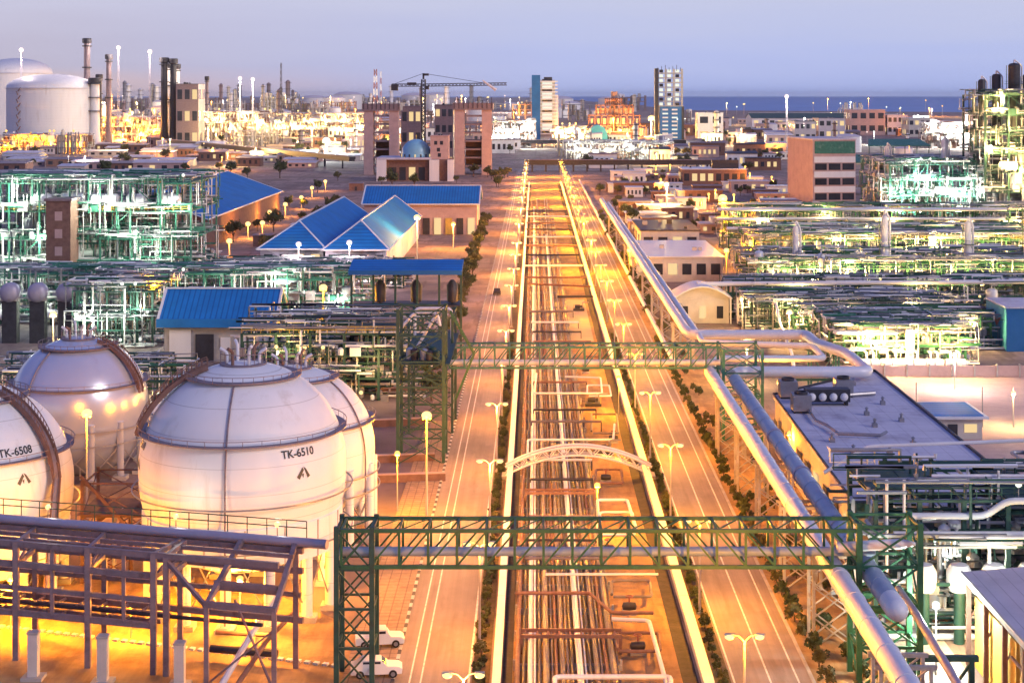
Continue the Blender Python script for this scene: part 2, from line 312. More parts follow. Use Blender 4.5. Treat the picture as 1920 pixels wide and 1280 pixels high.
# ------------------------------------------------------------------ street lamps, bushes, trees, cars
def make_street_lamp():
    t = thing('street_lamp', 'x x x x', 'street lamp')
    MB().tube([(0, 0, 0), (0, 0, 8.8)], [0.13, 0.07], 8).box((0, 0, 0.15), (0.5, 0.5, 0.3)).build('pole', M_conc, t)
    for s in (-1, 1):
        MB().tube([(0, 0, 8.7), (s*0.4, 0, 9.12), (s*0.85, 0, 9.22)], 0.045, 6).build('arm', M_conc, t)
        h = MB().box((s*1.15, 0, 9.24), (0.7, 0.26, 0.12)).build('lamp_head', M_conc, t)
        MB().ball((s*1.15, 0, 9.05), 0.36, 10, 0.6).build('bulb', E_yel, h)
    return t
lamp0 = make_street_lamp()
def street_lamps(x, d0, n, step, label, col, power):
    global lamp0_used
    for i in range(n):
        d = d0+i*step
        lab = label.format(ORD[i] if i else 'nearest')
        if not lamp0_used: o = lamp0; o.location = (x, d, 0); o['label'] = lab; lamp0_used = True
        else: o = copy_tree(lamp0, (x, d, 0), label=lab)
        o['group'] = 'street lamps along the two roads'
        if d < 420 or i % 2 == 0:
            plight((x, d, 8.4), col, power*(1 if d < 420 else 3.0), 0.4)
lamp0_used = False
street_lamps(-5.05, 113, 28, 33.0, 'double-headed street lamp beside left road, {} from the front truss bridge side', OR2, 9500)
street_lamps(15.85, 121, 28, 33.0, 'double-headed street lamp beside right road, {} from the front truss bridge side', OR, 13500)

def leafy(n, rx, rz, cz, rnd, lo=0.10, hi=0.24, clumps=9):
    m = MB(); cl = []
    for _ in range(clumps):
        a = rnd.uniform(0, 2*PI); e = rnd.uniform(-0.7, 1); q = rnd.uniform(0.35, 0.95)
        cl.append((rx*q*math.cos(a)*math.sqrt(1-e*e*0.8), rx*q*math.sin(a)*math.sqrt(1-e*e*0.8), cz+rz*q*e))
    for i in range(n):
        c = cl[i % clumps]; s = rnd.uniform(lo, hi)
        d = Vector((rnd.gauss(0, 1), rnd.gauss(0, 1), rnd.gauss(0, 1))).normalized()
        p = Vector(c)+d*rx*0.42*rnd.uniform(0.5, 1.0)
        a = Vector((rnd.gauss(0, 1), rnd.gauss(0, 1), rnd.gauss(0, 1))).normalized(); b = a.cross(d)
        if b.length < 0.1: continue
        b.normalize()
        m.add([p-a*s, p+b*s*0.6, p+a*s, p-b*s*0.6], [(0, 1, 2, 3)])
    return m
def make_bush(k):
    rnd = random.Random(40+k)
    t = thing('bush', 'x x x x', 'bush')
    MB().tube([(0, 0, 0), (0, 0, 0.5)], [0.06, 0.03], 6).build('stem', M_bark, t)
    leafy(480, 0.58, 0.55, 0.68, rnd, 0.07, 0.17, 14).build('leaves', M_leaf if k < 3 else M_leaf2, t, False)
    return t
def make_tree(k):
    rnd = random.Random(80+k)
    t = thing('tree', 'x x x x', 'tree')
    m = MB().tube([(0, 0, 0), (0.1, 0, 1.2), (0.0, 0.1, 2.2)], [0.16, 0.12, 0.07], 7)
    for _ in range(5):
        a = rnd.uniform(0, 2*PI); m.tube([(0.05, 0, 1.2), (math.cos(a)*0.9, math.sin(a)*0.9, 2.6)], [0.07, 0.03], 5)
    m.build('trunk', M_bark, t)
    leafy(900, 1.75, 1.3, 3.0, rnd, 0.12, 0.32, 17).build('crown', M_leaf if k < 2 else M_leaf2, t, False)
    return t
def placer(protos):
    used = [False]*len(protos)
    def f(k, loc, s, label, group):
        p = protos[k]
        if not used[k]: used[k] = True; o = p; o.location = loc
        else: o = copy_tree(p, loc)
        o.scale = (s, s, s); o.rotation_euler.z = R_.uniform(0, 6.28); o['label'] = label; o['group'] = group
        return o
    return f
put_bush = placer([make_bush(k) for k in range(5)])
put_tree = placer([make_tree(k) for k in range(4)])
d = 127.0; i = 0
while d < 330:
    put_bush(R_.randrange(4), (-4.75+R_.uniform(-.2, .2), d, 0.1), R_.uniform(0.6, 1.1), 'round dark clipped bush in the row between left road and white channel wall', 'clipped bushes beside the left road')
    if d > 124: put_bush(R_.randrange(4), (15.95+R_.uniform(-.2, .2), d+0.8, 0.1), R_.uniform(0.55, 1.0), 'round dark clipped bush in the row between white channel wall and right road', 'clipped bushes beside the right road')
    d += 2.2 if d < 230 else 3.4
d = 132.0
while d < 330:
    put_bush(R_.randrange(5), (24.85+R_.uniform(-.2, .2), d, 0), R_.uniform(1.0, 1.5), 'bushy shrub on the orange soil along the right side of right road', 'shrubs on the soil beside the right road')
    if R_.random() < 0.55: put_bush(R_.randrange(5), (R_.uniform(26, 30.5), d+1.5, 0), R_.uniform(0.9, 1.6), 'scattered shrub on soil between right road and the big raised pipes', 'scattered shrubs under the raised pipes')
    d += 4.0 if d < 200 else 5.0
for i in range(42):
    d = 262+i*9.2+R_.uniform(-3, 3)
    put_tree(R_.randrange(4), (-15.6-R_.uniform(0, 3.2)-(d-262)*0.006, d, 0), R_.uniform(0.7, 1.15), 'small dark roadside tree in the row along the left road', 'roadside trees along the left road')
for i in range(26):
    d = 330+i*13
    put_tree(R_.randrange(4), (26.5+R_.uniform(-1.2, 1.2), d, 0), R_.uniform(0.5, 0.9), 'small dark tree in the row between right road and white pipe', 'trees between the right road and the white pipe')

def make_car(name, label, cat, body_m, pickup=False):
    t = thing(name, label, cat)
    prof = [(-2.2, 0.35), (2.15, 0.35), (2.2, 0.75), (1.9, 0.95), (0.95, 1.02)]+([(0.55, 1.62), (-0.55, 1.66), (-0.75, 1.0), (-2.2, 1.0)] if pickup else [(0.35, 1.5), (-1.2, 1.52), (-1.8, 1.05), (-2.2, 0.98)])
    m = MB(); n = len(prof); W = 0.85
    vs = [(x*(1), -W*(0.86 if z > 1.2 else 1), z) for x, z in prof]+[(x, W*(0.86 if z > 1.2 else 1), z) for x, z in prof]
    m.add(vs, [tuple(range(n)), tuple(range(2*n-1, n-1, -1))]+[(i, i+n, (i+1) % n+n, (i+1) % n) for i in range(n)]); m.build('body', body_m, t)
    g = MB()
    if pickup: g.box((0.0, 0, 1.33), (1.0, 1.60, 0.36)).beam((0.80, 0, 1.12), (0.62, 0, 1.50), 1.4, 0.04)
    else: g.box((-0.4, 0, 1.25), (1.5, 1.60, 0.34)).beam((0.82, 0, 1.12), (0.45, 0, 1.42), 1.4, 0.04)
    g.build('window', M_glass, t)
    for x in (-1.4, 1.4):
        for y in (-0.8, 0.8):
            wh = MB().lathe([(0.2, -0.12), (0.33, -0.12), (0.36, 0), (0.33, 0.12), (0.2, 0.12)], (x, y, 0.36), 16, 'Y').build('wheel', M_rubber, t)
            MB().lathe([(0.19, -0.13), (0.19, 0.13)], (x, y, 0.36), 12, 'Y').build('rim', M_steel, wh)
    for y in (-0.6, 0.6): MB().box((2.17, y, 0.72), (0.08, 0.3, 0.14)).build('headlight', M_white, t)
    return t
def put_car(name, label, px, py, m, rz, pickup=False):
    x, y, z = G(px, py); o = make_car(name, label, 'car' if not pickup else 'pickup truck', m, pickup); o.location = (x, y, 0.14); o.rotation_euler.z = rz
put_car('pickup_truck', 'white pickup truck parked beside the left leg of front truss bridge', 712, 1212, M_white, 0.15, True)
put_car('parked_car', 'white car behind the foot of the front truss bridge, nearest the camera', 706, 1268, M_white, 0.1)
put_car('parked_car', 'dark car driving alone along the left road', 932, 552, M_dark, 1.57)
put_car('parked_car', 'blue car parked by the left end of far truss bridge', 852, 638, M_blue2, 0.4)

# ------------------------------------------------------------------ central trench: walls, pipes, loops, arch
def wall_channel(name, label, x0, x1):
    t = thing(name, label, 'channel wall', (x0, 100, 0))
    d = 60
    while d < 880:
        MB().bx(x0, x1, d, d+23.9, 0.5, 1.25).bx(x0+0.08, x1-0.08, d+23.9, d+24, 0.55, 1.2).build('wall_section', M_white, t)
        m = MB()
        for k in range(4): m.bx(x0+0.12, x1-0.12, d+2+k*6, d+2.5+k*6, 0, 0.5)
        m.build('support', M_conc, t); d += 24
wall_channel('white_channel', 'long white raised channel along the left edge of the pipe trench', -3.6, -2.88)
wall_channel('white_channel', 'long white raised channel along the right edge of the pipe trench', 14.05, 14.95)
M_tsteel = mat('dull_pipe', (0.17, 0.155, 0.16), 0.5, 0.2, 0.3, 0.8, 0.03, (0.20, 0.11, 0.07), 0.38, 0.7)
cols = [('dull grey', M_tsteel), ('rusty', M_rust), ('dull grey', M_tsteel), ('dark', M_dark), ('pale', M_greypipe), ('dark', M_dark)]
x = -1.75; i = 0
while x < 7.3:
    cn, m = cols[(i*5+i//3) % 6]; r = [0.09, 0.15, 0.22, 0.12, 0.18, 0.28][(i*7) % 6]
    if i == 0: cn, m, r = 'pink rusty', M_rust, 0.22
    x += r
    d1 = R_.choice([640, 700, 760, 560]); z0 = 0.55+r
    pts = [(x, 62, z0)]; d = 62
    while d < d1:
        d += R_.uniform(60, 150); pts.append((x, min(d, d1), z0+R_.uniform(-0.04, 0.04)))
    pos = 'leftmost' if i == 0 else ORD[i]+' from the left'
    tag(MB().tube(pts, r, 8).build('trench_pipe', m), f'{cn} pipe lying lengthwise in the central trench, {pos}', 'pipe', 'lengthwise pipes in the central trench')
    x += r+R_.uniform(0.06, 0.20); i += 1
d = 64.0; k = 0
while d < 700:
    tag(MB().bx(-1.9, 7.6, d, d+0.5, 0.012, 0.5).bx(-1.9, -1.7, d+0.1, d+0.4, 0.5, 0.9).bx(7.4, 7.6, d+0.1, d+0.4, 0.5, 0.9).build('pipe_sleeper', M_conc), 'low concrete sleeper carrying the trench pipes', 'pipe support', 'concrete sleepers under the trench pipes')
    d += 7.5 if d < 300 else 14
def zpipe(name, label, pix, z, r, m, cat='pipe', group=None, n=8, fil=0.5):
    pts = [G(px, py, zz if zz is not None else z) for px, py, zz in [(p+(None,))[:3] for p in pix]]
    return tag(MB().tube(pts, r, n, True, fil).build(name, m), label, cat, group)
LG = 'cross pipes looping over the central trench'
zpipe('cross_pipe', 'pinkish cross pipe with a slanted jog reaching the orange soil, below front bridge', [(968, 1111, 0.4), (970, 1111), (1105, 1111), (1147, 1148), (1225, 1148)], 1.5, 0.17, M_rust, group=LG)
zpipe('cross_pipe', 'white angled pipe beside orange soil running toward the camera below front bridge', [(1147, 1160), (1217, 1163), (1252, 1290), (1256, 1330)], 1.3, 0.20, M_greypipe, group=LG)
zpipe('cross_pipe', 'thin pale straight pipe crossing just below the front bridge', [(1023, 1076), (1234, 1076)], 1.5, 0.13, M_greypipe, group=LG)
zpipe('cross_pipe', 'wide pale pipe crossing the trench at the very bottom', [(1040, 1360, 1.4), (1040, 1268), (1257, 1268), (1262, 1360, 1.4)], 1.5, 0.22, M_greypipe, group=LG)
zpipe('cross_pipe', 'white bent pipe loop over orange soil just above the front bridge', [(1122, 990), (1120, 937), (1176, 937), (1192, 988)], 1.6, 0.2, M_greypipe, group=LG)
zpipe('cross_pipe', 'pale pipe loop crossing behind the arch footbridge', [(988, 870, 0.4), (990, 824), (1150, 824), (1152, 795)], 1.6, 0.17, M_greypipe, group=LG)
zpipe('cross_pipe', 'pale pipe loop crossing just in front of the far truss bridge', [(1006, 700), (1002, 737), (1129, 737), (1126, 708), (1060, 706)], 1.6, 0.16, M_greypipe, group=LG)
zpipe('cross_pipe', 'orange lit pipe loop crossing behind the far truss bridge', [(1000, 690, 0.4), (1000, 640), (1108, 640)], 1.6, 0.17, M_rust, group=LG)
zpipe('cross_pipe', 'dark cross pipe next to the bright sand patch behind far bridge', [(1045, 556), (1112, 556)], 1.4, 0.30, M_dark, group=LG)
zpipe('cross_pipe', 'rusty cross pipe above the bright sand patch', [(990, 532), (1108, 537)], 1.4, 0.25, M_rust, group=LG)
for j, py in enumerate((520, 498, 478, 460, 444, 430, 418, 406, 396)):
    zpipe('cross_pipe', 'thin pipe crossing the far part of the central trench, %s from the bright sand patch' % ORD[j], [(984+0.4*j, py), (1003+92*(py-178)/330, py)], 1.3, 0.25, [M_rust, M_greypipe, M_dark][j % 3], group=LG)
def cable_tray(px0, px1, py, label):
    d = gy(py, 1.6); a = gx(px0, d); b = gx(px1, d)
    t = thing('pipe_bridge', label, 'pipe bridge', (a, d, 0))
    for dy in (0, 1.6): MB().bx(a, b, d+dy-0.1, d+dy+0.1, 1.45, 1.75).build('beam', M_rust, t)
    for k in range(int((b-a)/1.0)): MB().bx(a+0.4+k, a+0.56+k, d+0.1, d+1.5, 1.5, 1.6).build('rung', M_rust, t)
    for xx in (a+0.1, b-0.1):
        for dy in (0, 1.6): MB().bx(xx-0.1, xx+0.1, d+dy-0.11, d+dy+0.11, 0, 1.44).build('leg', M_rust, t)
cable_tray(976, 1166, 1192, 'rusty ladder-like pipe bridge across the trench, nearest the camera')
cable_tray(984, 1116, 924, 'rusty ladder-like pipe bridge across the trench between front bridge and arch')
for j, (pa, pb, py, r, m, zz_) in enumerate(((985, 1128, 1046, .14, M_tsteel, 1.5), (988, 1118, 1012, .12, M_dark, 1.4), (992, 1112, 968, .16, M_tsteel, 1.5), (994, 1112, 898, .14, M_dark, 1.3), (998, 1110, 862, .13, M_greypipe, 1.4), (996, 1128, 790, .15, M_tsteel, 1.5), (1000, 1118, 768, .14, M_dark, 1.4), (1000, 1100, 716, .14, M_rust, 1.4), (1000, 1095, 672, .15, M_tsteel, 1.4), (998, 1090, 622, .17, M_dark, 1.4), (996, 1085, 604, .17, M_greypipe, 1.4), (994, 1075, 584, .18, M_tsteel, 1.4))):
    a_, b_ = G(pa, py, zz_), G(pb, py, zz_)
    t = thing('pipe_portal', 'low cross portal over the lengthwise trench pipes, %s from the camera' % ORD[j], 'pipe support', (a_[0], a_[1], 0), 'cross portals over the trench pipes')
    MB().tube([a_, b_], r*1.2, 8).build('cross_pipe', m, t)
    for q in range(5): p = lerp(a_, b_, (q+.02)/4.04); MB().bx(p[0]-.08, p[0]+.08, p[1]-.08, p[1]+.08, 0, zz_).build('leg', M_dark, t)
for j, (pa, pb, p0, p1, m) in enumerate(((1128, 1190, 1002, 960, M_greypipe), (1120, 1168, 905, 880, M_rust), (1112, 1160, 812, 776, M_tsteel), (1104, 1146, 742, 722, M_greypipe), (1098, 1130, 668, 650, M_rust), (1150, 1222, 1118, 1088, M_tsteel), (1160, 1238, 1220, 1186, M_rust))):
    zpipe('cross_pipe', ['white', 'rusty', 'dull grey', 'pale', 'orange-brown', 'grey', 'brown'][j]+' rectangular pipe loop lying on the orange soil of the trench, %s one' % ORD[j], [(pa, p0), (pb, p0), (pb-4, p1), (pa-3, p1), (pa-3, p0-4)], 1.1, .15, m, group=LG)
for j, (px, py) in enumerate(((1140, 1040), (1180, 1150), (1136, 905), (1150, 830), (1098, 700), (1196, 1225))):
    x, y, _ = G(px, py); t = thing('valve_set', 'dark valve cluster with red hand wheel on the orange soil of the trench', 'valve', (x, y, 0), 'valve clusters in the trench')
    MB().bx(x-.7, x+.7, y-.6, y+.6, 0, .25).build('base', M_conc, t); MB().lathe([(.02, -.7), (.35, -.6), (.4, 0), (.35, .6), (.02, .7)], (x, y, .75), 10, 'X').build('valve_body', M_dark, t); MB().tube([(x, y, .8), (x, y, 1.7)], .08, 6).ring((x, y, 1.65), .3, .38, 0, .08, 14).build('hand_wheel', M_red, t)
# sand patch, pump pits
struct('sand_patch', MB().bx(4.3, 12, gy(640), gy(562), -0.2, 0.02), mat('bright_sand', (0.55, 0.45, 0.28), 0.9, 0, 0.1, 0.4, 0.2))
for px, py, lab in ((1112, 760, 'dark square pump pit in front of far truss bridge'), (1132, 850, 'dark square pump pit just behind the arch footbridge'), (1085, 582, 'small dark pump set on the bright sand patch')):
    x, y, z = G(px, py)
    t = thing('pump_set', lab, 'pump', (x, y, 0))
    MB().bx(x-1.3, x+1.3, y-1.2, y+1.2, 0, 0.5).build('base', M_dark, t)
    MB().lathe([(0.05, -0.9), (0.4, -0.85), (0.42, 0.3), (0.25, 0.4), (0.25, 0.8)], (x, y, 0.95), 12, 'X').build('motor', M_dark, t)
    MB().tube([(x+0.9, y, 0.5), (x+0.9, y, 1.9), (x+2.4, y, 1.9)], 0.12, 8, True, 0.3).build('outlet_pipe', M_steel, t)
    MB().tube([(x-1.2, y-1.1, 0.5), (x-1.2, y-1.1, 1.5), (x+1.2, y-1.1, 1.5), (x+1.2, y-1.1, 0.5)], 0.04, 6).build('guard_rail', M_yellow, t)
# arch footbridge
d = gy(884, 1.0); a, b = gx(948, d), gx(1222, d)
t = thing('arch_bridge', 'slim white arched footbridge with lattice web over the pipe trench', 'footbridge', (a, d, 0))
def arc(u, h0, rise, dy): return (a+(b-a)*u, d+dy, h0+rise*4*u*(1-u))
for dy in (0, 1.6):
    MB().tube([arc(k/20, 1.6, 2.6, dy) for k in range(21)], 0.16, 8).build('top_chord', M_white, t)
    MB().tube([arc(k/20, 0.5, 2.6, dy) for k in range(21)], 0.12, 8).build('bottom_chord', M_white, t)
    for k in range(20):
        p, q = arc(k/20, 1.6, 2.6, dy), arc((k+1)/20, 0.5, 2.6, dy)
        MB().tube([p, q] if k % 2 else [arc(k/20, 0.5, 2.6, dy), arc((k+1)/20, 1.6, 2.6, dy)], 0.06, 6).build('web_bar', M_white, t)
m = MB()
for k in range(20): m.slab([arc(k/20, 0.62, 2.6, 0.1), arc(k/20, 0.62, 2.6, 1.5), arc((k+1)/20, 0.62, 2.6, 1.5), arc((k+1)/20, 0.62, 2.6, 0.1)][::-1], 0.06)
m.build('deck', M_steel, t)
for xx in (a, b): MB().bx(xx-0.5, xx+0.5, d-0.4, d+2.0, 0, 0.5).build('abutment', M_conc, t)

# ------------------------------------------------------------------ truss bridges
def lattice_leg(m_list, t, x0, x1, y0, y1, z1, mt, bays, w, foot=0.0):
    for x in (x0, x1):
        for y in (y0, y1): MB().bx(x-w/2, x+w/2, y-w/2, y+w/2, foot, z1).build('tower_leg', mt, t)
    hb = (z1-0.3-foot)/bays
    for k in range(bays):
        za, zb = foot+k*hb, foot+(k+1)*hb
        for y in (y0, y1):
            MB().beam((x0, y, zb), (x1, y, zb), w*0.5).build('tower_beam', mt, t)
            MB().beam((x0, y+0.02, za), (x1, y+0.02, zb), w*0.34).build('tower_brace', mt, t)
            MB().beam((x1, y-0.02, za), (x0, y-0.02, zb), w*0.34).build('tower_brace', mt, t)
        for x in (x0, x1): MB().beam((x, y0, zb-0.1), (x, y1, zb-0.1), w*0.5).build('tower_beam', mt, t); MB().beam((x, y0, za), (x, y1, zb), w*0.3).build('tower_brace', mt, t)
def truss_bridge(label, d, depth, x0, x1, zt, zb, n, mt, xm, w):
    t = thing('truss_bridge', label, 'pipe bridge', ((x0+x1)/2, d, 0))
    st = (x1-x0)/n
    for y in (d, d+depth):
        for z in (zt, zb): MB().bx(x0, x1, y-w/2, y+w/2, z-w/2, z+w/2).build('chord', mt, t)
        for k in range(n+1): MB().bx(x0+k*st-w*.35, x0+k*st+w*.35, y-w*.3, y+w*.3, zb+w/2, zt-w/2).build('upright', mt, t)
        for k in range(n):
            a, b = x0+k*st, x0+(k+1)*st
            left = (a+b)/2 < xm
            MB().beam((a, y, zb+.1) if left else (a, y, zt-.1), (b, y, zt-.1) if left else (b, y, zb+.1), w*0.5).build('diagonal', mt, t)
    for k in range(n+1):
        for z in (zt, zb): MB().beam((x0+k*st, d, z), (x0+k*st, d+depth, z), w*0.6).build('cross_beam', mt, t)
    m = MB()
    for k in range(0, n): m.beam((x0+k*st, d, zt+0.05), (x0+(k+1)*st, d+depth, zt+0.05), w*0.3)
    m.build('top_bracing', mt, t)
    return t
d1 = 135.0
t = truss_bridge('nearest green steel truss bridge carrying a blue pipe over both roads', d1, 4.0, gx(640, d1), gx(1615, d1), 13.25, 10.2, 18, M_green, 8.6, 0.30)
lattice_leg(None, t, -16.75, -13.75, d1, d1+4, 13.6, M_dgreen, 4, 0.42)
lattice_leg(None, t, 27.35, 32.5, d1, d1+4, 13.9, M_green, 4, 0.46)
for y in (d1, d1+4): MB().beam((27.4, y, 6.6), (32.4, y, 6.6), 0.7, 0.5).build('pipe_saddle', M_green, t)
# walkway on the bridge with rail
MB().bx(-13.4, 27, d1+2.9, d1+3.7, 10.4, 10.5).build('walkway', M_dgreen, t)
d2 = 234.0
t = truss_bridge('far green steel truss bridge carrying grey pipes over both roads', d2, 4.0, gx(842, d2), gx(1352, d2), 13.1, 10.1, 18, M_teal, 99, 0.28)
lattice_leg(None, t, gx(1352, d2), gx(1424, d2), d2-3, d2+4, 13.4, M_teal, 4, 0.4)
for k in range(3): pass
tag(MB().tube([(-16.9, d1+2, 10.95), (gx(1650, d1), d1+2, 10.95)], 0.40, 14).build('bridge_pipe', M_bluepipe), 'blue pipe running through the nearest green truss bridge', 'pipe')
t = thing('branch_pipe', 'pale grey tapered pipe end at the right end of front truss bridge', 'pipe', (30, d1+2, 0))
MB().tube([(gx(1560, d1)+0.6, d1+0.9, 11.6), (31.0, d1+0.9, 11.9)], [0.45, 0.45], 12).lathe([(0.45, 0), (0.4, 0.3), (0.16, 1.3)], (31.0, d1+0.9, 11.9), 12, 'X').build('pipe_body', M_greypipe, t)
for k, (zz, rr) in enumerate(((10.75, 0.42), (10.7, 0.3), (10.65, 0.22))):
    tag(MB().tube([(gx(842, d2), d2+0.8+k*1.1, zz), (gx(1352, d2), d2+0.8+k*1.1, zz)], rr, 10).build('bridge_pipe', [M_greypipe, M_bluepipe, M_steel][k]), ['thick pale', 'blue-grey', 'thin steel'][k]+' pipe inside the far green truss bridge', 'pipe')
# left end tower of the far bridge: tall dark lattice with stairs
t = thing('stair_tower', 'tall dark green lattice tower with stairs at left end of far truss bridge', 'tower', (-15, 232, 0))
lattice_leg(None, t, -18.6, -12.4, 217, 223, 21, M_dgreen, 6, 0.42)
lattice_leg(None, t, -18.6, -12.2, 236, 246, 17.5, M_dgreen, 4, 0.36)
MB().bx(-18.4, -11.6, 217.3, 246, 13.3, 13.45).build('platform', M_dgreen, t)
for k in range(2):
    f = MB(); y = 216 - k*1.0
    for s in (0, 1):
        ya = 226+s*1.1
        f.beam((-11.2 if not k else -8.6, ya, 7.0 if k == 0 else 13.4), (-8.6 if not k else -12.0, ya, 13.4 if k == 0 else 19.4), 0.12, 0.3)
    for q in range(14):
        u = q/14
        f.box((-11.2+2.6*u if not k else -8.6-3.4*u, 226.55, (7.0+6.4*u if k == 0 else 13.4+6.0*u)), (0.3, 1.0, 0.05))
    f.build('stair_flight', M_green, t)
for k in range(8):
    MB().lathe([(0.02, -0.8), (0.5, -0.7), (0.55, 0.6), (0.3, 0.8)], (-17.6+R_.uniform(0, 5), 218+R_.uniform(0, 4), 14.4), 10).build('valve', R_.choice([M_dark, M_dgreen, M_bluepipe]), t)
for k, (pts, lab) in enumerate((([(-19, 226, 17), (-17, 226, 19.3), (-13.8, 226, 19.3), (-13.4, 226, 17.4)], 'white goose-neck pipe under the blue canopy'), ([(-17.5, 224, 13), (-13.5, 224, 19.8), (-12.2, 224, 19.2)], 'white slanting pipe rising toward the blue canopy'), ([(-18, 240, 14), (-18, 240, 18.0), (-12.5, 240, 18.0), (-12.4, 240, 3)], 'grey pipe hooked over the top of dark stair tower'))):
    tag(MB().tube(pts, 0.22, 8, True, 0.8).build('process_pipe', M_greypipe), lab, 'pipe')

# ------------------------------------------------------------------ big raised pipes on trestles along the right road
def trestle(x0, x1, y, z, label, mt, rows=3):
    t = thing('pipe_trestle', label, 'pipe support', ((x0+x1)/2, y, 0), 'lattice trestles under the big raised pipes')
    for yy in (y-1.3, y+1.3):
        for x in (x0, x1): MB().bx(x-0.14, x+0.14, yy-0.14, yy+0.14, 0, z).build('leg', mt, t)
        hb = z/rows
        for k in range(rows):
            MB().beam((x0, yy, k*hb), (x1, yy, (k+1)*hb), 0.12).build('brace', mt, t); MB().beam((x1, yy-.03, k*hb), (x0, yy-.03, (k+1)*hb), 0.12).build('brace', mt, t)
        MB().beam((x0-0.4, yy, z), (x1+0.4, yy, z), 0.35, 0.3).build('head_beam', mt, t)
    for x in (x0, x1): MB().beam((x, y-1.3, z*0.5), (x, y+1.3, z*0.5), 0.15).build('side_beam', mt, t)
zz = 9.4
zb = 6.9
ys = [118, 146, 163, 181, 200, 221, 292, 318, 345, 375, 410, 450, 495, 545]
M_pale = mat('pale_steel', (0.42, 0.38, 0.33), 0.6, 0.1, 0.2, 0.9, 0.03, (0.25, 0.2, 0.15), 0.35, 0.8)
for j, y in enumerate(ys): trestle(25.2, 28.9, y, zz-1.12, 'pale lattice trestle under the big raised pipes, %s from the camera' % ORD[j], M_pale)
def saddles(): pass
t = thing('raised_pipe', 'big pale raised pipe along the right road, left one of the pair', 'pipe', (25.6, 160, 0))
MB().tube([(25.6, 100, zz), (25.6, 233.5, zz), (26.4, 241, zz)], 0.88, 18).build('pipe_shell', M_greypipe, t)
def flanges(t, x, z, r, y0, y1, st, m):
    y = y0
    while y < y1: MB().lathe([(r, -.12), (r*1.06, -.12), (r*1.06, .12), (r, .12)], (x, y, z), 18, 'Y', False).build('cladding_band', m, t); y += st
flanges(t, 25.6, zz, 0.88, 104, 232, 6.0, M_greypipe)
t = thing('raised_pipe', 'big blue-grey raised pipe with pale rounded end cap beside the pale pipe', 'pipe', (28.4, 127, 0))
MB().tube([(28.55, 128.5, zz), (28.55, 228, zz)], 0.88, 18).build('pipe_shell', M_bluepipe, t)
MB().lathe([(0.9, 0.0), (0.9, -2.2), (0.84, -2.6), (0.6, -3.0), (0.25, -3.2), (0.02, -3.25)], (28.55, 128.5, zz), 18, 'Y').build('end_cap', M_white, t)
flanges(t, 28.55, zz, 0.88, 132, 228, 6.5, M_bluepipe)
for y in (150, 171, 190): MB().lathe([(.88, -.35), (1.02, -.35), (1.02, .35), (.88, .35)], (28.55, y, zz), 18, 'Y', False).build('collar', M_lavpipe, t)
# expansion loop and continuation
tag(MB().tube([(28.5, 232, zz), (30, 234.5, zz), (49.0, 234.5, zz), (49.0, 251, zz), (46, 262, zz), (46.0, 271, zz), (26.5, 271, zz), (26.0, 276, zz), (25.8, 620, zz)], 0.85, 14, True, 1.6).build('loop_pipe', M_greypipe), 'pale pipe making a wide horizontal expansion loop behind the white-roofed building', 'pipe')
tag(MB().tube([(26.4, 241, zz+.1), (28, 246, zz+.1), (44.5, 246, zz+.1), (44.8, 258, zz+.1), (27.5, 262, zz+.1), (27.6, 268, zz+.1), (27.5, 600, zz+.1)], 0.5, 12, True, 1.4).build('loop_pipe', M_white), 'thinner white pipe making the inner expansion loop', 'pipe')
trestle(37.6, 43.8, 236, zz-1.15, 'teal cross-braced trestle under the front run of the expansion loop', M_teal, 1)
trestle(45, 49.5, 262, zz-1.15, 'teal trestle under the far corner of the expansion loop', M_teal, 1)
tag(MB().tube([(29.9, 100, 7.4), (31.0, 131, 7.8), (31.0, 136.5, 7.9)], 0.33, 12).build('raised_pipe', M_lavpipe), 'thin lavender pipe slanting under the right end of front truss bridge', 'pipe')
tag(MB().tube([(24.9, 290, 2.2), (24.9, 900, 2.2)], 0.45, 10).build('roadside_pipe', M_white), 'long white low pipe running beside the right road into the distance', 'pipe')
t = thing('pipe_stand', 'short dark green stand holding pipes at the bottom right', 'pipe support', (31, 123, 0))
for x in (29.0, 33.5): MB().bx(x-.2, x+.2, 122.6, 123.0, 0, 6.6).build('leg', M_dgreen, t)
MB().bx(28.5, 34, 122.55, 123.05, 6.6, 7.0).build('beam', M_dgreen, t); MB().beam((29, 122.8, 0), (33.5, 122.8, 6.5), 0.2).build('brace', M_dgreen, t)

# ------------------------------------------------------------------ mauve steel frame, bottom left
O = Vector((-20.6, 139.7, 0)); U = Vector((-0.965, 0.262, 0)); V = Vector((-0.262, -0.965, 0))
def Q(s, t, z): p = O+U*s+V*t; return (p.x, p.y, z)
def s_at(px, t):
    r = (px-VX)/F; a = O+V*t; return (r*a.y-a.x)/(U.x-r*U.y)
fr = thing('pipe_rack', 'mauve unlit steel pipe rack with railing in front of the white spheres', 'steel frame', Q(15, 2, 0))
fp = [s_at(p, 4.7) for p in (288, 165, 30, -100)]
bp = [s_at(p, 0) for p in (338, 196, 66, -60)]
for s in fp: MB().beam(Q(s, 4.7, 0), Q(s, 4.7, 10.5), 0.5).build('post', M_mauve, fr)
for s in bp+[0.3]: MB().beam(Q(s, 0, 0), Q(s, 0, 10.6), 0.45).build('post', M_mauve, fr)
s312 = s_at(312, 4.7); MB().beam(Q(s312, 4.7, 0), Q(s312, 4.7, 10.2), 0.5).build('post', M_mauve, fr)
for z in (10.3, 8.5, 4.2): MB().beam(Q(fp[0] if z < 9 else -0.2, 4.7, z), Q(40, 4.7, z), 0.38, 0.5).build('beam', M_mauve, fr)
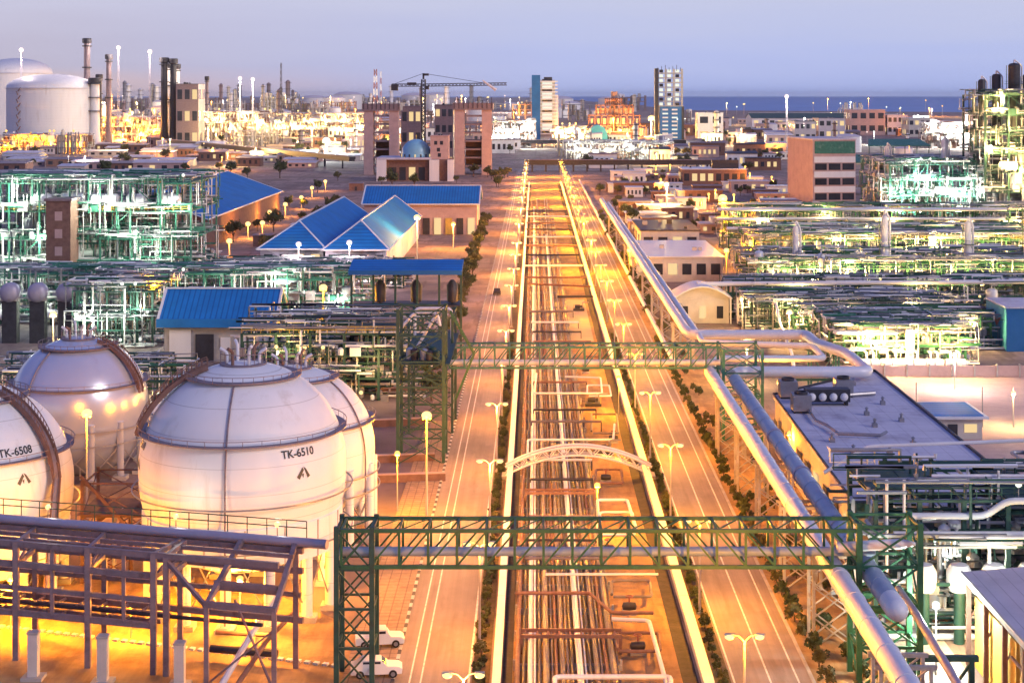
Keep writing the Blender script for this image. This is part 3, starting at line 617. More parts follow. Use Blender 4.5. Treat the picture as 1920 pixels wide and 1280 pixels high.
for z in (10.25, 8.5, 4.2): MB().beam(Q(-0.4, 0, z), Q(40, 0, z), 0.38, 0.5).build('beam', M_mauve, fr)
MB().beam(Q(fp[0], 3.4, 4.15), Q(40, 3.4, 4.15), 0.25, 0.35).build('beam', M_mauve, fr)
MB().beam(Q(fp[0], 1.6, 4.15), Q(40, 1.6, 4.15), 0.25, 0.35).build('beam', M_mauve, fr)
for s, e in zip(fp+[s312], bp+[bp[0]-0.6]):
    for z in (10.3, 8.45): MB().beam(Q(s, 4.7, z), Q(e, 0, z), 0.34, 0.4).build('cross_beam', M_mauve, fr)
s = fp[0]+0.8
while s < 40:
    MB().beam(Q(s, 4.7, 4.25), Q(s, 0, 4.25), 0.16, 0.2).build('rung', M_mauve, fr); s += 2.1
for s, e in zip(fp, bp): MB().beam(Q(s, 4.7, 8.3), Q(e, 0, 10.0), 0.2).build('brace', M_mauve, fr)
for px_ in (232, 98, -30): q_ = s_at(px_, 4.7); MB().beam(Q(q_, 4.7, 4.2), Q(q_, 4.7, 10.3), 0.3).build('post', M_mauve, fr)
for t_ in (4.7, 0): MB().beam(Q(fp[0] if t_ else -.2, t_, 6.4), Q(40, t_, 6.4), 0.3, 0.38).build('beam', M_mauve, fr)
for t_ in (1.6, 3.2): MB().beam(Q(-0.2 if t_ < 2 else fp[0], t_, 10.2), Q(40, t_, 10.2), 0.28, 0.34).build('beam', M_mauve, fr)
# sloped right bay
sa, sb = s_at(387, 6.2), s_at(514, 6.2)
for s, e in ((sa, s_at(455, 0)), (sb, 0.3)): MB().beam(Q(s, 6.2, 6.9), Q(e, 0, 10.9), 0.4, 0.45).build('rafter', M_mauve, fr); MB().beam(Q(s, 6.2, 0), Q(s, 6.2, 6.9), 0.4).build('post', M_mauve, fr)
MB().beam(Q(sa-(-.2), 6.2, 7.0), Q(sb-.2, 6.2, 7.0), 0.4, 0.5).build('beam', M_mauve, fr)
MB().beam(Q(s_at(400, 4.4), 4.2, 8.2), Q(s_at(520, 4.2), 4.2, 8.2), 0.35, 0.4).build('beam', M_mauve, fr)
MB().beam(Q(sa, 6.2, 6.8), Q(s312, 4.7, 9.9), 0.3, 0.35).build('rafter', M_mauve, fr)
MB().beam(Q(sb, 6.2, 0.2), Q(s_at(440, 3), 3, 6.5), 0.16).build('brace', M_mauve, fr)
MB().beam(Q(sa, 6.2, 0.2), Q(sb, 6.2, 5.4), 0.16).build('brace', M_mauve, fr)
m = MB()
for z in (11.9, 12.5): m.tube([Q(-0.2, -1.2, z), Q(40, -1.2, z)], 0.05, 6)
m.build('railing', M_dgreen, fr)
s = -0.2
while s < 40: MB().tube([Q(s, -1.2, 10.7), Q(s, -1.2, 12.5)], 0.05, 6).build('rail_post', M_dgreen, fr); s += 1.9
m = MB().slab([Q(-0.3, -0.5, 10.75), Q(40, -0.5, 10.75), Q(40, -1.4, 10.75), Q(-0.3, -1.4, 10.75)][::-1], 0.08); m.build('walkway', M_dgreen, fr)
for s in bp: MB().beam(Q(s, 0, 10.6), Q(s, -1.4, 10.6), 0.2).build('bracket', M_mauve, fr)
tag(MB().tube([Q(-2.6, -0.1, 10.95), Q(40, -0.1, 10.95)], 0.42, 16).build('rack_pipe', M_lavpipe), 'lavender pipe lying along the top of the mauve steel frame', 'pipe')
tag(MB().tube([Q(2, 3.2, 4.6), Q(40, 3.2, 4.6)], 0.18, 8).build('rack_pipe', M_dark), 'dark pipe on the lower deck of the mauve steel frame', 'pipe')
for j, (px, py, hh) in enumerate(((63, 1272, 3.9), (193, 1280, 3.9), (337, 1286, 3.6))):
    x, y, z = G(px, py)
    t = thing('concrete_pier', 'lamp-lit concrete pier under the mauve frame, '+('leftmost', 'middle one', 'rightmost')[j]+' of three', 'pier', (x, y, 0))
    MB().bx(x-.42, x+.42, y-.4, y+.4, 0.3, hh).build('shaft', M_cream, t); MB().bx(x-.9, x+.9, y-.8, y+.8, 0, 0.3).build('footing', M_conc, t); MB().bx(x-.5, x+.5, y-.48, y+.48, hh, hh+.2).build('cap', M_conc, t)
# striped kerb of the side yard behind it
m = MB(); a, b = Vector(G(-60, 1168)), Vector(G(640, 1250)); n = 44
ks = MB()
for k in range(n):
    p, q = a.lerp(b, k/n), a.lerp(b, (k+0.55)/n); ks.beam(p+Vector((0, 0, .1)), q+Vector((0, 0, .1)), 0.5, 0.2)
struct('side_kerb', ks, M_line)
for j, (pts, mm) in enumerate((([(400, 1310, 0.5), (470, 1190, 3.0), (520, 1120, 4.2)], M_greypipe), ([(420, 1320, 0.5), (500, 1200, 2.8), (548, 1150, 3.2)], M_rust), ([(395, 1215, 1.0), (520, 1225, 1.0)], M_dark), ([(405, 1185, 1.4), (505, 1190, 1.4)], M_rust))):
    zpipe('yard_pipe', ['white slanting pipe', 'rusty slanting pipe', 'dark level pipe', 'rusty level pipe'][j]+' under the right bay of the mauve frame', pts, 1, [0.28, 0.22, 0.35, 0.2][j], mm)

# ------------------------------------------------------------------ white storage spheres
def curve_text(body, size):
    cu = bpy.data.curves.new('lettering', 'FONT'); cu.body = body; cu.size = size; cu.align_x = 'CENTER'; cu.offset = size*0.02
    o = bpy.data.objects.new('lettering', cu); C.objects.link(o)
    dg = bpy.context.evaluated_depsgraph_get(); me = bpy.data.meshes.new_from_object(o.evaluated_get(dg))
    vs = [tuple(v.co) for v in me.vertices]; fs = [tuple(p.vertices) for p in me.polygons]
    bpy.data.objects.remove(o); bpy.data.curves.remove(cu); bpy.data.meshes.remove(me)
    return vs, fs
def sph_prof(R, n=28):
    out = []
    for i in range(n+1):
        t = -PI/2+PI*i/n; c, s = max(math.cos(t), 1e-6), math.sin(t)
        if s < 0: out.append((R*c**(2/2.35), -R*abs(s)**(2/2.35)))
        else: out.append((R*c, R*s))
    return out
def sphere_tank(name, label, cx, cy, zc, R, text=None, tlon=34, stair=None, riser=None, nleg=14, skin=None, tz=(.235, .085)):
    t = thing(name, label, 'storage tank', (cx, cy, 0)); skin = skin or M_tank
    MB().lathe(sph_prof(R), (cx, cy, zc), 64).build('shell', skin, t)
    def rad(z):
        u = (z-zc)/R; u = max(-0.999, min(0.999, u))
        return R*math.sqrt(1-u*u) if u >= 0 else R*max(1e-6, 1-abs(u)**2.35)**(1/2.35)
    def on(lon, z, off=0.0):
        a = math.radians(lon); r = rad(z)+off; return (cx+r*math.sin(a), cy-r*math.cos(a), z)
    for k, (dz, wd) in enumerate(((R*0.88, 0.9), (R*0.37, 0.75))):
        r = rad(zc+dz)
        MB().ring((cx, cy, zc+dz), r-0.1, r+wd, -0.12, 0.0, 64).build('ring_platform', M_mauve, t)
        h = MB()
        for q in range(36):
            a = 2*PI*q/36; p = (cx+(r+wd)*math.cos(a), cy+(r+wd)*math.sin(a)); h.beam((p[0], p[1], zc+dz), (p[0], p[1], zc+dz+0.55), 0.05)
        h.ring((cx, cy, zc+dz+0.52), r+wd-.03, r+wd+.03, 0, 0.06, 48).build('handrail', M_mauve, t)
    # spray rings on the lower half
    if text:
        sz0, sz1, sr = zc-R*.40, zc-R*.74, R*.965
        MB().lathe([(sr-.25, sz0+.15), (sr, sz0), (sr, sz1), (sr-.25, sz1)], (cx, cy, 0), 64, cap=False).build('skirt', skin, t)
        for k in range(16): a = 2*PI*(k+.5)/16; MB().bx(-.04, .04, -.09, .09, sz1, sz0).build('skirt_seam', M_conc, t); o_ = t.children[-1] if 0 else bpy.data.objects[C.objects[-1].name]; o_.data.transform(Matrix.Translation(Vector((cx, cy, 0)))); o_.location = (sr*math.cos(a), sr*math.sin(a), 0); o_.rotation_euler.z = a
    for dz in ((-R*0.19, -R*0.60) if text else (-R*0.22, -R*0.42)):
        MB().ring((cx, cy, zc+dz), R*1.055, R*1.066, -0.07, 0.07, 64).build('spray_ring', M_steel, t)
    for k in range(nleg):
        a = 2*PI*(k+0.5)/nleg; lr = R*(.90 if text else .985); x, y = cx+lr*math.cos(a), cy+lr*math.sin(a)
        MB().tube([(x, y, 0.5), (x, y, zc-R*(.45 if text else .12))], R*0.052, 12).build('leg', skin, t)
        MB().bx(x-.9, x+.9, y-.9, y+.9, 0, 0.5).build('footing', M_conc, t)
        a2 = 2*PI*(k+1.5)/nleg; x2, y2 = cx+lr*math.cos(a2), cy+lr*math.sin(a2)
        zt = max(1.6, zc-R*0.72)
        MB().beam((x, y, 0.8), (x2, y2, zt+2.4), 0.1).build('tie_rod', M_steel, t); MB().beam((x2, y2, 0.8), (x, y, zt+2.4), 0.1).build('tie_rod', M_steel, t)
    # crown nozzles
    zt = zc+R
    MB().ring((cx, cy, zt-0.25), 0.3, 2.3, 0, 0.12, 24).build('top_platform', M_mauve, t)
    for q in range(6):
        a = q*1.05; p = (cx+1.6*math.cos(a), cy+1.6*math.sin(a))
        MB().tube([(p[0], p[1], zt-0.4), (p[0], p[1], zt+0.9+0.25*(q % 3)), (p[0]+0.7*math.cos(a), p[1]+0.7*math.sin(a), zt+1.3+0.25*(q % 3))], 0.16, 8, True, 0.3).build('nozzle', [M_greypipe, M_rust, M_white][q % 3], t)
    h = MB()
    for q in range(14):
        a = q*2*PI/14; h.beam((cx+2.25*math.cos(a), cy+2.25*math.sin(a), zt-.2), (cx+2.25*math.cos(a), cy+2.25*math.sin(a), zt+.95), 0.06)
    h.ring((cx, cy, zt+.9), 2.2, 2.28, 0, 0.07, 24).build('top_rail', M_mauve, t)
    if riser is not None:
        MB().tube([on(riser, zc+R*math.sin(math.radians(e)), 0.18) for e in range(58, -1, -4)]+[on(riser, zc, 0.22), (on(riser, zc, 0.22)[0], on(riser, zc, 0.22)[1], 1)], 0.09, 6).build('riser_pipe', M_mauve, t)
    if stair is not None:
        lon, e0, e1, tail = stair
        for off, nm in ((-2.6, 'stair_stringer'), (2.6, 'stair_stringer')):
            pts = [on(lon+off*R/max(rad(zc+R*math.sin(math.radians(e))), 2.0)*1.0, zc+R*math.sin(math.radians(e)), 0.75) for e in range(e0, e1, -3)]
            if tail: pts.append((tail[0]+off*0.16, tail[1], 1.0))
            sm_ = MB()
            for p, q in zip(pts[:-1], pts[1:]): sm_.beam(p, q, 0.16, 0.45)
            for p in pts[:-1]: sm_.beam(p, (p[0], p[1], p[2]+0.9), 0.07)
            for p, q in zip(pts[:-1], pts[1:]): sm_.beam((p[0], p[1], p[2]+.9), (q[0], q[1], q[2]+.9), 0.07)
            sm_.build(nm, M_brown, t)
            if off < 0: A = pts
            else: B = pts
        st = MB()
        for k in range(len(A)-1):
            st.add([A[k], A[k+1], B[k+1], B[k]], [(0, 1, 2, 3)])
        st.build('stair_tread', M_mauve, t)
    if text:
        def put(vs, fs, lon, z0, m, nm):
            vv = []
            for x, y, _ in vs:
                z = z0+y; r = rad(z); a = math.radians(lon)+x/r; vv.append((cx+(r+.03)*math.sin(a), cy-(r+.03)*math.cos(a), z))
            b = MB(); b.add(vv, fs); b.build(nm, m, t, False)
        for ln in tlon:
            vs, fs = curve_text(text, 1.0); put(vs, fs, ln, zc+R*tz[0], M_text, 'lettering')
            ev = [(-.75, -.35, 0), (-.45, -.6, 0), (.05, .25, 0), (-.1, .5, 0), (.0, .55, 0), (.28, .35, 0), (.75, -.4, 0), (.45, -.55, 0), (.12, .1, 0), (-.2, -.15, 0), (.05, -.05, 0), (-.05, -.5, 0)]
            put(ev, [(0, 1, 2, 3), (4, 7, 6, 5), (9, 11, 10)], ln+2, zc+R*tz[1], M_emblem, 'emblem')
    return t
sphere_tank('storage_sphere', 'largest white storage sphere marked TK-6510 behind the mauve frame', -28.8, 158, 13.6, 10.1, 'TK-6510', (42, -72), (-74, 74, 18, None), 1)
sphere_tank('storage_sphere', 'white storage sphere marked TK-6508 cut off by the left edge', -57.3, 162.5, 10.6, 10.1, 'TK-6508', (47, -40), (68, 74, 6, (-46.5, 152.5)), 20, tz=(.42, .2))
sphere_tank('storage_sphere', 'plain white storage sphere half hidden behind the right side of TK-6510', -27.6, 181.5, 9.9, 9.4, None, (), (-60, 74, 30, None), 66)
sphere_tank('storage_sphere', 'shiny white sphere with orange lit legs behind the two marked spheres', -61, 214, 8.6, 9.1, None, (), (72, 74, 12, None), -30, skin=mat('glossy_tank', (0.66, 0.68, 0.74), 0.25, 0.5, 0.05, 0.2, 0.02, (0.62, 0.58, 0.6), 0.27, 0.25, True))
# platform tower between the spheres
t = thing('platform_tower', 'brown steel platform tower between the two marked spheres', 'tower', (-43, 163, 0))
lattice_leg(None, t, -46.4, -39.9, 164, 170, 10.5, M_brown, 3, 0.3)
MB().bx(-46.8, -39.5, 163.6, 170.4, 7.0, 7.12).build('platform', M_brown, t)
MB().beam((-46.5, 163.8, 11), (-39.5, 163.8, 3.5), 0.3).build('stair_flight', M_brown, t)
for k in range(4):
    x = -45.6+k*1.7; MB().tube([(x, 167, 0.2), (x, 167, 5.5+k*.5), (x+1.2, 166, 6.5+k*.5)], 0.22, 8, True, .5).build('pipe', [M_rust, M_greypipe][k % 2], t)
# --- three grey horizontal drums on dark piers
for j, px in enumerate((16, 68, 122)):
    d = 322; x = gx(px, d); z = gz(549, d)
    t = thing('drum_on_pier', 'grey round-ended drum on tall dark pier, '+('leftmost', 'middle one', 'rightmost')[j]+' of three', 'drum', (x, d, 0))
    MB().lathe([(0.02, -0.75), (1.0, -0.6), (1.7, -0.25), (1.95, 0.2), (1.95, 2.0), (1.7, 2.5), (0.02, 2.9)], (x, d, z), 22, 'Y').build('drum_shell', M_lavpipe, t)
    MB().bx(x-1.5, x+1.5, d+0.3, d+2.4, 0, z-1.7).build('pier', M_dark, t)
    MB().bx(x-1.8, x+1.8, d+0.4, d+2, z-1.75, z-1.2).build('saddle', M_conc, t)

# ------------------------------------------------------------------ buildings
def hall(name, label, x0, x1, y0, y1, zr, ze, roof_m, wall_m, axis='Y', over=0.8, group=None, win=0, door=None, rib=True, hip=0.0):
    """gable hall with solid walls, roof slabs, ridge cap, windows"""
    t = thing(name, label, 'building', ((x0+x1)/2, (y0+y1)/2, 0), group)
    w = MB()
    if axis == 'Y':
        xm = (x0+x1)/2
        w.add([(x0, y0, 0), (x1, y0, 0), (x1, y0, ze), (xm, y0+hip, zr-.02), (x0, y0, ze), (x0, y1, 0), (x1, y1, 0), (x1, y1, ze), (xm, y1, zr), (x0, y1, ze)],
              [(0, 1, 2, 3, 4), (9, 8, 7, 6, 5), (0, 5, 6, 1), (1, 6, 7, 2), (0, 4, 9, 5), (2, 7, 8, 3), (3, 8, 9, 4)])
        sl = (zr-ze)/(xm-x0); dz = over*sl
        hy = y0+hip
        rs = [[(xm, y0-over+(hip+over if hip else 0), zr+.3), (xm, y1+over, zr+.3), (x0-over, y1+over, ze-dz+.3), (x0-over, y0-over, ze-dz+.3)], [(xm, y1+over, zr+.3), (xm, y0-over+(hip+over if hip else 0), zr+.3), (x1+over, y0-over, ze-dz+.3), (x1+over, y1+over, ze-dz+.3)]]
        if hip: rs.append([(x0-over, y0-over, ze-dz+.3), (x1+over, y0-over, ze-dz+.3), (xm, y0+hip, zr+.3)])
        rc = ((xm, y0-over+(hip+over if hip else 0), zr+.42), (xm, y1+over, zr+.42))
    else:
        ym = (y0+y1)/2
        w.add([(x0, y0, 0), (x0, y0, ze), (x0, ym, zr), (x0, y1, ze), (x0, y1, 0), (x1, y0, 0), (x1, y0, ze), (x1, ym, zr), (x1, y1, ze), (x1, y1, 0)],
              [(4, 3, 2, 1, 0)[::-1][::-1], (5, 6, 7, 8, 9), (0, 1, 6, 5), (4, 9, 8, 3), (1, 2, 7, 6), (2, 3, 8, 7), (0, 5, 9, 4)])
        sl = (zr-ze)/(ym-y0); dz = over*sl
        rs = [[(x0-over, y0-over, ze-dz+.3), (x1+over, y0-over, ze-dz+.3), (x1+over, ym, zr+.3), (x0-over, ym, zr+.3)], [(x1+over, y1+over, ze-dz+.3), (x0-over, y1+over, ze-dz+.3), (x0-over, ym, zr+.3), (x1+over, ym, zr+.3)]]
        rc = ((x0-over, ym, zr+.42), (x1+over, ym, zr+.42))
    w.build('wall', wall_m, t, False)
    rp = None
    for r in rs: rp = MB().slab(r, 0.28).build('roof', roof_m, t, False)
    MB().beam(rc[0], rc[1], 0.6, 0.25).build('ridge_cap', M_white, rp)
    if rib:
        m = MB()
        for r in rs:
            for e in (((0, 3), (1, 2)) if len(r) == 4 else ((0, 1),)): m.beam((r[e[0]][0], r[e[0]][1], r[e[0]][2]+.06), (r[e[1]][0], r[e[1]][1], r[e[1]][2]+.06), 0.5, 0.16)
            ev = (2, 3) if axis == 'Y' and len(r) == 4 else (0, 1)
            m.beam(tuple(r[ev[0]]), tuple(r[ev[1]]), 0.45, 0.4)
        m.build('gutter', M_white, t)
    for k in range(win):
        u = (k+0.5)/win; x = x0+(x1-x0)*u; ww = (x1-x0)/win*0.55
        MB().bx(x-ww/2, x+ww/2, y0-0.08, y0-0.002, ze*0.45, ze*0.78).build('window', R_.choice([M_glass, M_glass, E_win]), t)
    if door: MB().bx(door[0], door[1], y0-0.12, y0-0.01, 0, door[2]).build('door', M_dark, t)
    return t
def block(name, label, x0, x1, y0, y1, h, wall_m, roof_m=None, rows=0, cols_=0, group=None, cat='building', side=True, lit=0.3, parapet=True):
    t = thing(name, label, cat, ((x0+x1)/2, (y0+y1)/2, 0), group)
    MB().bx(x0, x1, y0, y1, 0, h).build('wall', wall_m, t, False)
    MB().bx(x0-.35, x1+.35, y0-.35, y1+.35, h, h+.35).build('roof', roof_m or M_wroof, t, False)
    if parapet:
        for _ in range(R_.randint(2, 4)):
            a, b = R_.uniform(x0+1, x1-2.5), R_.uniform(y0+1, max(y0+1.2, y1-2.5)); q = R_.uniform(.8, 2.0)
            MB().bx(a, a+q, b, b+q, h+.35, h+.35+q*.8).build('roof_unit', R_.choice([M_steel, M_conc, M_dark]), t, False)
    for r in range(rows):
        z0 = h*(r+0.3)/rows; z1 = h*(r+0.75)/rows
        for c in range(cols_):
            a = x0+(x1-x0)*(c+.18)/cols_; b = x0+(x1-x0)*(c+.82)/cols_
            MB().bx(a, b, y0-.06, y0-.004, z0, z1).build('window', E_win if R_.random() < lit else M_glass, t, False)
        if side:
            sx = x0 if x0 > 0 else x1
            n = max(1, int((y1-y0)/6))
            for c in range(min(n, 8)):
                a = y0+(y1-y0)*(c+.25)/n; b = y0+(y1-y0)*(c+.75)/n
                MB().bx(sx-.06, sx-.004, a, b, z0, z1).build('window', E_win if R_.random() < lit else M_glass, t, False) if x0 > 0 else MB().bx(sx+.004, sx+.06, a, b, z0, z1).build('window', E_win if R_.random() < lit else M_glass, t, False)
    return t
# blue roof complex
hall('blue_hall', 'deep blue hip-roofed hall with pinkish lit front wall, left of the pair', -75.5, -58.2, 440, 560, 14.0, 8.0, M_blue, M_lav, 'Y', 0.9, None, 4, hip=14)
hall('blue_hall', 'deep blue hip-roofed hall beside the yellow lit forecourt, right of the pair', -57.4, -40.6, 438, 560, 14.4, 8.0, M_blue, M_lav, 'Y', 0.9, None, 4, hip=13)
t = hall('blue_hall', 'blue-roofed cross hall with pinkish wall behind the pair of hip-roofed halls', -61, -20.7, 572, 600, 16.5, 11, M_bluex, M_pink, 'X', 0.9)
for k in range(5): MB().bx(-40+k*4, -37.6+k*4, 571.5, 571.9, 0.2, 6).build('door', [M_dark, E_win, M_yellow, M_dark, E_win][k], t, False)
hall('blue_hall', 'wide blue-roofed hall beyond the green unit, left of the row of warm lamps', -150, -106, 515, 665, 18, 10, M_blue, M_brown, 'Y', 1.0, None, 5)
t = hall('blue_shed', 'small steep blue-roofed shed with white wall panel behind the white spheres', -69.5, -49.5, 300, 313, 12.6, 8.0, M_bluex, M_conc, 'X', 1.1)
MB().bx(-70.7, -48.4, 298.55, 298.85, 6.6, 8.2).build('fascia', M_blue, t, False)
MB().bx(-68.5, -64.5, 299.7, 299.97, 0.3, 6).build('wall_panel', M_white, t, False); MB().bx(-63.6, -60.2, 299.7, 299.97, 0, 5.2).build('door', M_dark, t, False)
for x in (-58, -54.5): MB().bx(x-.9, x+.9, 299.7, 299.97, 2.4, 4.6).build('window', M_white, t, False)
t = thing('blue_canopy', 'long blue canopy roof on dark posts behind the stair tower', 'canopy', (-25, 302, 0))
MB().slab([(-34.8, 298, 17.2), (-13.6, 298, 17.2), (-13.6, 306, 18.6), (-34.8, 306, 18.6)], 0.4).build('roof', M_blue, t, False)
MB().bx(-34.8, -13.6, 297.85, 298.0, 16.5, 17.3).build('fascia', M_blue, t, False)
for k in range(6): MB().bx(-34.5+k*4.1, -34.1+k*4.1, 299, 299.4, 0, 16.7).build('post', M_dgreen, t)
for z in (5, 10.5): MB().bx(-34.6, -13.8, 298.6, 305.5, z, z+.25).build('floor', M_dark, t)
for k in range(6):
    x = -32.6+k*3.4
    tag(MB().lathe([(0.02, 0), (1.0, .3), (1.1, 3.4), (0.5, 4.2), (0.3, 4.4)], (x, 302, 10.75 if k % 2 else 5.25), 12).build('dark_vessel', M_dark if k % 2 else M_lavpipe), 'small '+('dark' if k % 2 else 'grey')+' vessel standing on a floor under the blue canopy', 'vessel', 'vessels under the blue canopy, '+('dark' if k % 2 else 'grey'))

# right: lavender roofed control building
t = thing('flat_roof_building', 'low building with lavender flat roof and orange lit side wall beside the raised pipes', 'building', (42, 200, 0))
rq = [(33, 164), (51.5, 164), (51.5, 243), (33.6, 224)]
w_ = MB(); w_.slab([(x, y, 7.6) for x, y in rq], 7.6); w_.build('wall', M_cream, t, False)
MB().slab([(32.7, 163.7, 8.0), (51.8, 163.7, 8.0), (51.8, 243.6, 8.0), (33.3, 224.3, 8.0)], 0.4).build('roof', M_lav, t, False)
m = MB().beam((51.7, 164, 8.15), (51.7, 243, 8.15), 0.25, 0.3).beam((33.4, 224, 8.15), (51.7, 243.3, 8.15), 0.25, 0.3).beam((32.85, 164, 8.1), (33.4, 224, 8.1), 0.2, 0.2); m.build('parapet', M_dark, t)
for k in range(9): MB().bx(32.9, 32.97, 168+k*6.2, 170.5+k*6.2, 3, 5.6).build('window', M_dark if k % 3 else E_win, t, False)
def roof_unit(label, x, y, z, kind):
    t = thing('roof_unit', label, 'cooling unit', (x, y, z))
    if kind == 'bank':
        MB().bx(x-3, x+3, y-1, y+1, z+.5, z+2.2).build('casing', M_dark, t)
        for k in range(4): MB().ball((x-2.2+k*1.45, y-1.05, z+1.2), 0.55, 12, 1).build('fan', M_white, t)
        for k in (-1, 1): MB().bx(x+k*2.6-.15, x+k*2.6+.15, y-.8, y+.8, z, z+.5).build('foot', M_dark, t)
    else:
        MB().bx(x-1.2, x+1.2, y-1.3, y+1.3, z+.3, z+2.4).build('casing', M_steel, t); MB().lathe([(0.9, 0), (0.9, .35), (0.75, .35), (0.72, .1)], (x, y, z+2.4), 16).build('fan', M_dark, t)
        for k in (-1, 1): MB().bx(x+k-.1, x+k+.1, y-1.1, y+1.1, z, z+.3).build('foot', M_dark, t)
roof_unit('dark cooling unit with four round white fans on the lavender roof', gx(1583, 205), gy(758, 8), 8.0, 'bank')
roof_unit('grey square cooling unit left of the four-fan unit on lavender roof', gx(1532, 200), gy(772, 8), 8.0, 'box')
roof_unit('small grey cooling unit at the far left corner of lavender roof', gx(1500, 212), gy(745, 8), 8.0, 'box')
roof_unit('dark cooling unit near the far right part of lavender roof', gx(1612, 212), gy(742, 8), 8.0, 'box')
dk = [(gx(px, gy(py, 8.3)), gy(py, 8.3), 8.45) for px, py in ((1516, 770), (1530, 790), (1552, 800), (1572, 815), (1650, 818), (1662, 812))]  # bent bar laid where the parapet shadow falls on the roof
tag(MB().tube(dk, 0.22, 4, True, 0).build('roof_duct_and_shade_bar', M_steel), 'grey low bent bar imitating the parapet shadow across the lavender roof', 'duct')
tag(MB().tube([(gx(px, gy(py, 8.3)), gy(py, 8.3), 8.4) for px, py in ((1540, 745), (1640, 738))], 0.3, 8).build('roof_duct_and_shade_bar', M_steel), 'straight grey duct along the far end of lavender roof', 'duct')
for k in range(9):
    px, py = R_.choice([(1600, 850), (1560, 830), (1620, 780), (1655, 760), (1640, 800), (1700, 830), (1690, 790), (1600, 720), (1660, 850)]) if 0 else [(1600, 850), (1560, 828), (1625, 778), (1655, 758), (1640, 800), (1712, 835), (1690, 790), (1600, 722), (1668, 852)][k]
    y = gy(py, 8); x = gx(px, y)
    tag(MB().bx(x-.3, x+.3, y-.4, y+.4, 8.0, 8.5).lathe([(.16, 0), (.16, .4), (.3, .4), (.02, .62)], (x, y, 8.5), 10).build('roof_vent', M_steel), 'small grey capped vent standing on the lavender roof', 'vent', 'vents on the lavender roof')
# small blue roofed hut, pink yard wall
t = thing('blue_hut', 'small hut with flat blue roof and white rim on the pink yard', 'hut', (61.5, 237, 0))
MB().bx(58.2, 65, 232.5, 242.5, 0, 3.0).build('wall', M_cream, t, False); MB().bx(57.4, 65.8, 231.8, 243.4, 3.0, 3.35).build('roof_rim', M_white, t, False); MB().bx(58.0, 65.2, 232.5, 242.8, 3.352, 3.45).build('roof', M_blue, t, False)
MB().bx(60, 61.4, 232.4, 232.48, 0, 2.2).build('door', M_dark, t, False); MB().bx(62.4, 64.2, 232.4, 232.48, 1, 2.2).build('window', E_win, t, False)
t = thing('boundary_fence', 'pale boundary fence along the far side of pink yard', 'fence', (90, 284, 0))
MB().bx(54, 130, 283.9, 284.1, 0.1, 2.0).build('panel', M_pink, t, False)
for k in range(20): MB().bx(54+k*4-.12, 54+k*4+.12, 283.7, 284.3, 0, 2.3).build('post', M_conc, t)
for px in (1718, 1842, 1900):
    x, y, z = G(px, 800 if px > 1800 else 790); tag(MB().tube([(x, y, 0), (x, y, 6)], [.09, .06], 6).lathe([(.25, 0), (.25, .06)], (x, y, 0), 8).build('flag_pole', M_steel), 'thin bare grey pole standing on the pink yard', 'pole', 'bare poles on the pink yard')
# bottom right: off-white roof open shed
t = thing('open_shed', 'open-sided shed with off-white sloping roof and yellow lit wall at bottom right', 'shed', (50, 128, 0))
MB().slab([(37.6, 105, 8.0), (62, 105, 9.4), (62, 143, 9.4), (37.6, 141, 8.0)], 0.35).build('roof', M_wroof, t, False)
MB().beam((37.55, 105, 7.85), (37.55, 141, 7.85), 0.25, 0.5).build('eave_beam', M_cream, t)
for k in range(7): MB().bx(37.9, 38.3, 108+k*5.4, 108.4+k*5.4, 0, 7.7).build('post', M_brown, t); MB().beam((38.1, 108.2+k*5.4, 4.0), (41, 108.2+k*5.4, 7.9), 0.16).build('brace', M_brown, t)
MB().bx(38.5, 38.8, 128, 140, 0, 6.2).build('side_wall', M_yellow, t, False); MB().bx(44, 44.3, 106, 140, 0, 8).build('back_wall', M_brown, t, False)
for z in (2.5, 5): MB().bx(38.0, 38.2, 108, 128, z, z+.2).build('rail', M_brown, t)
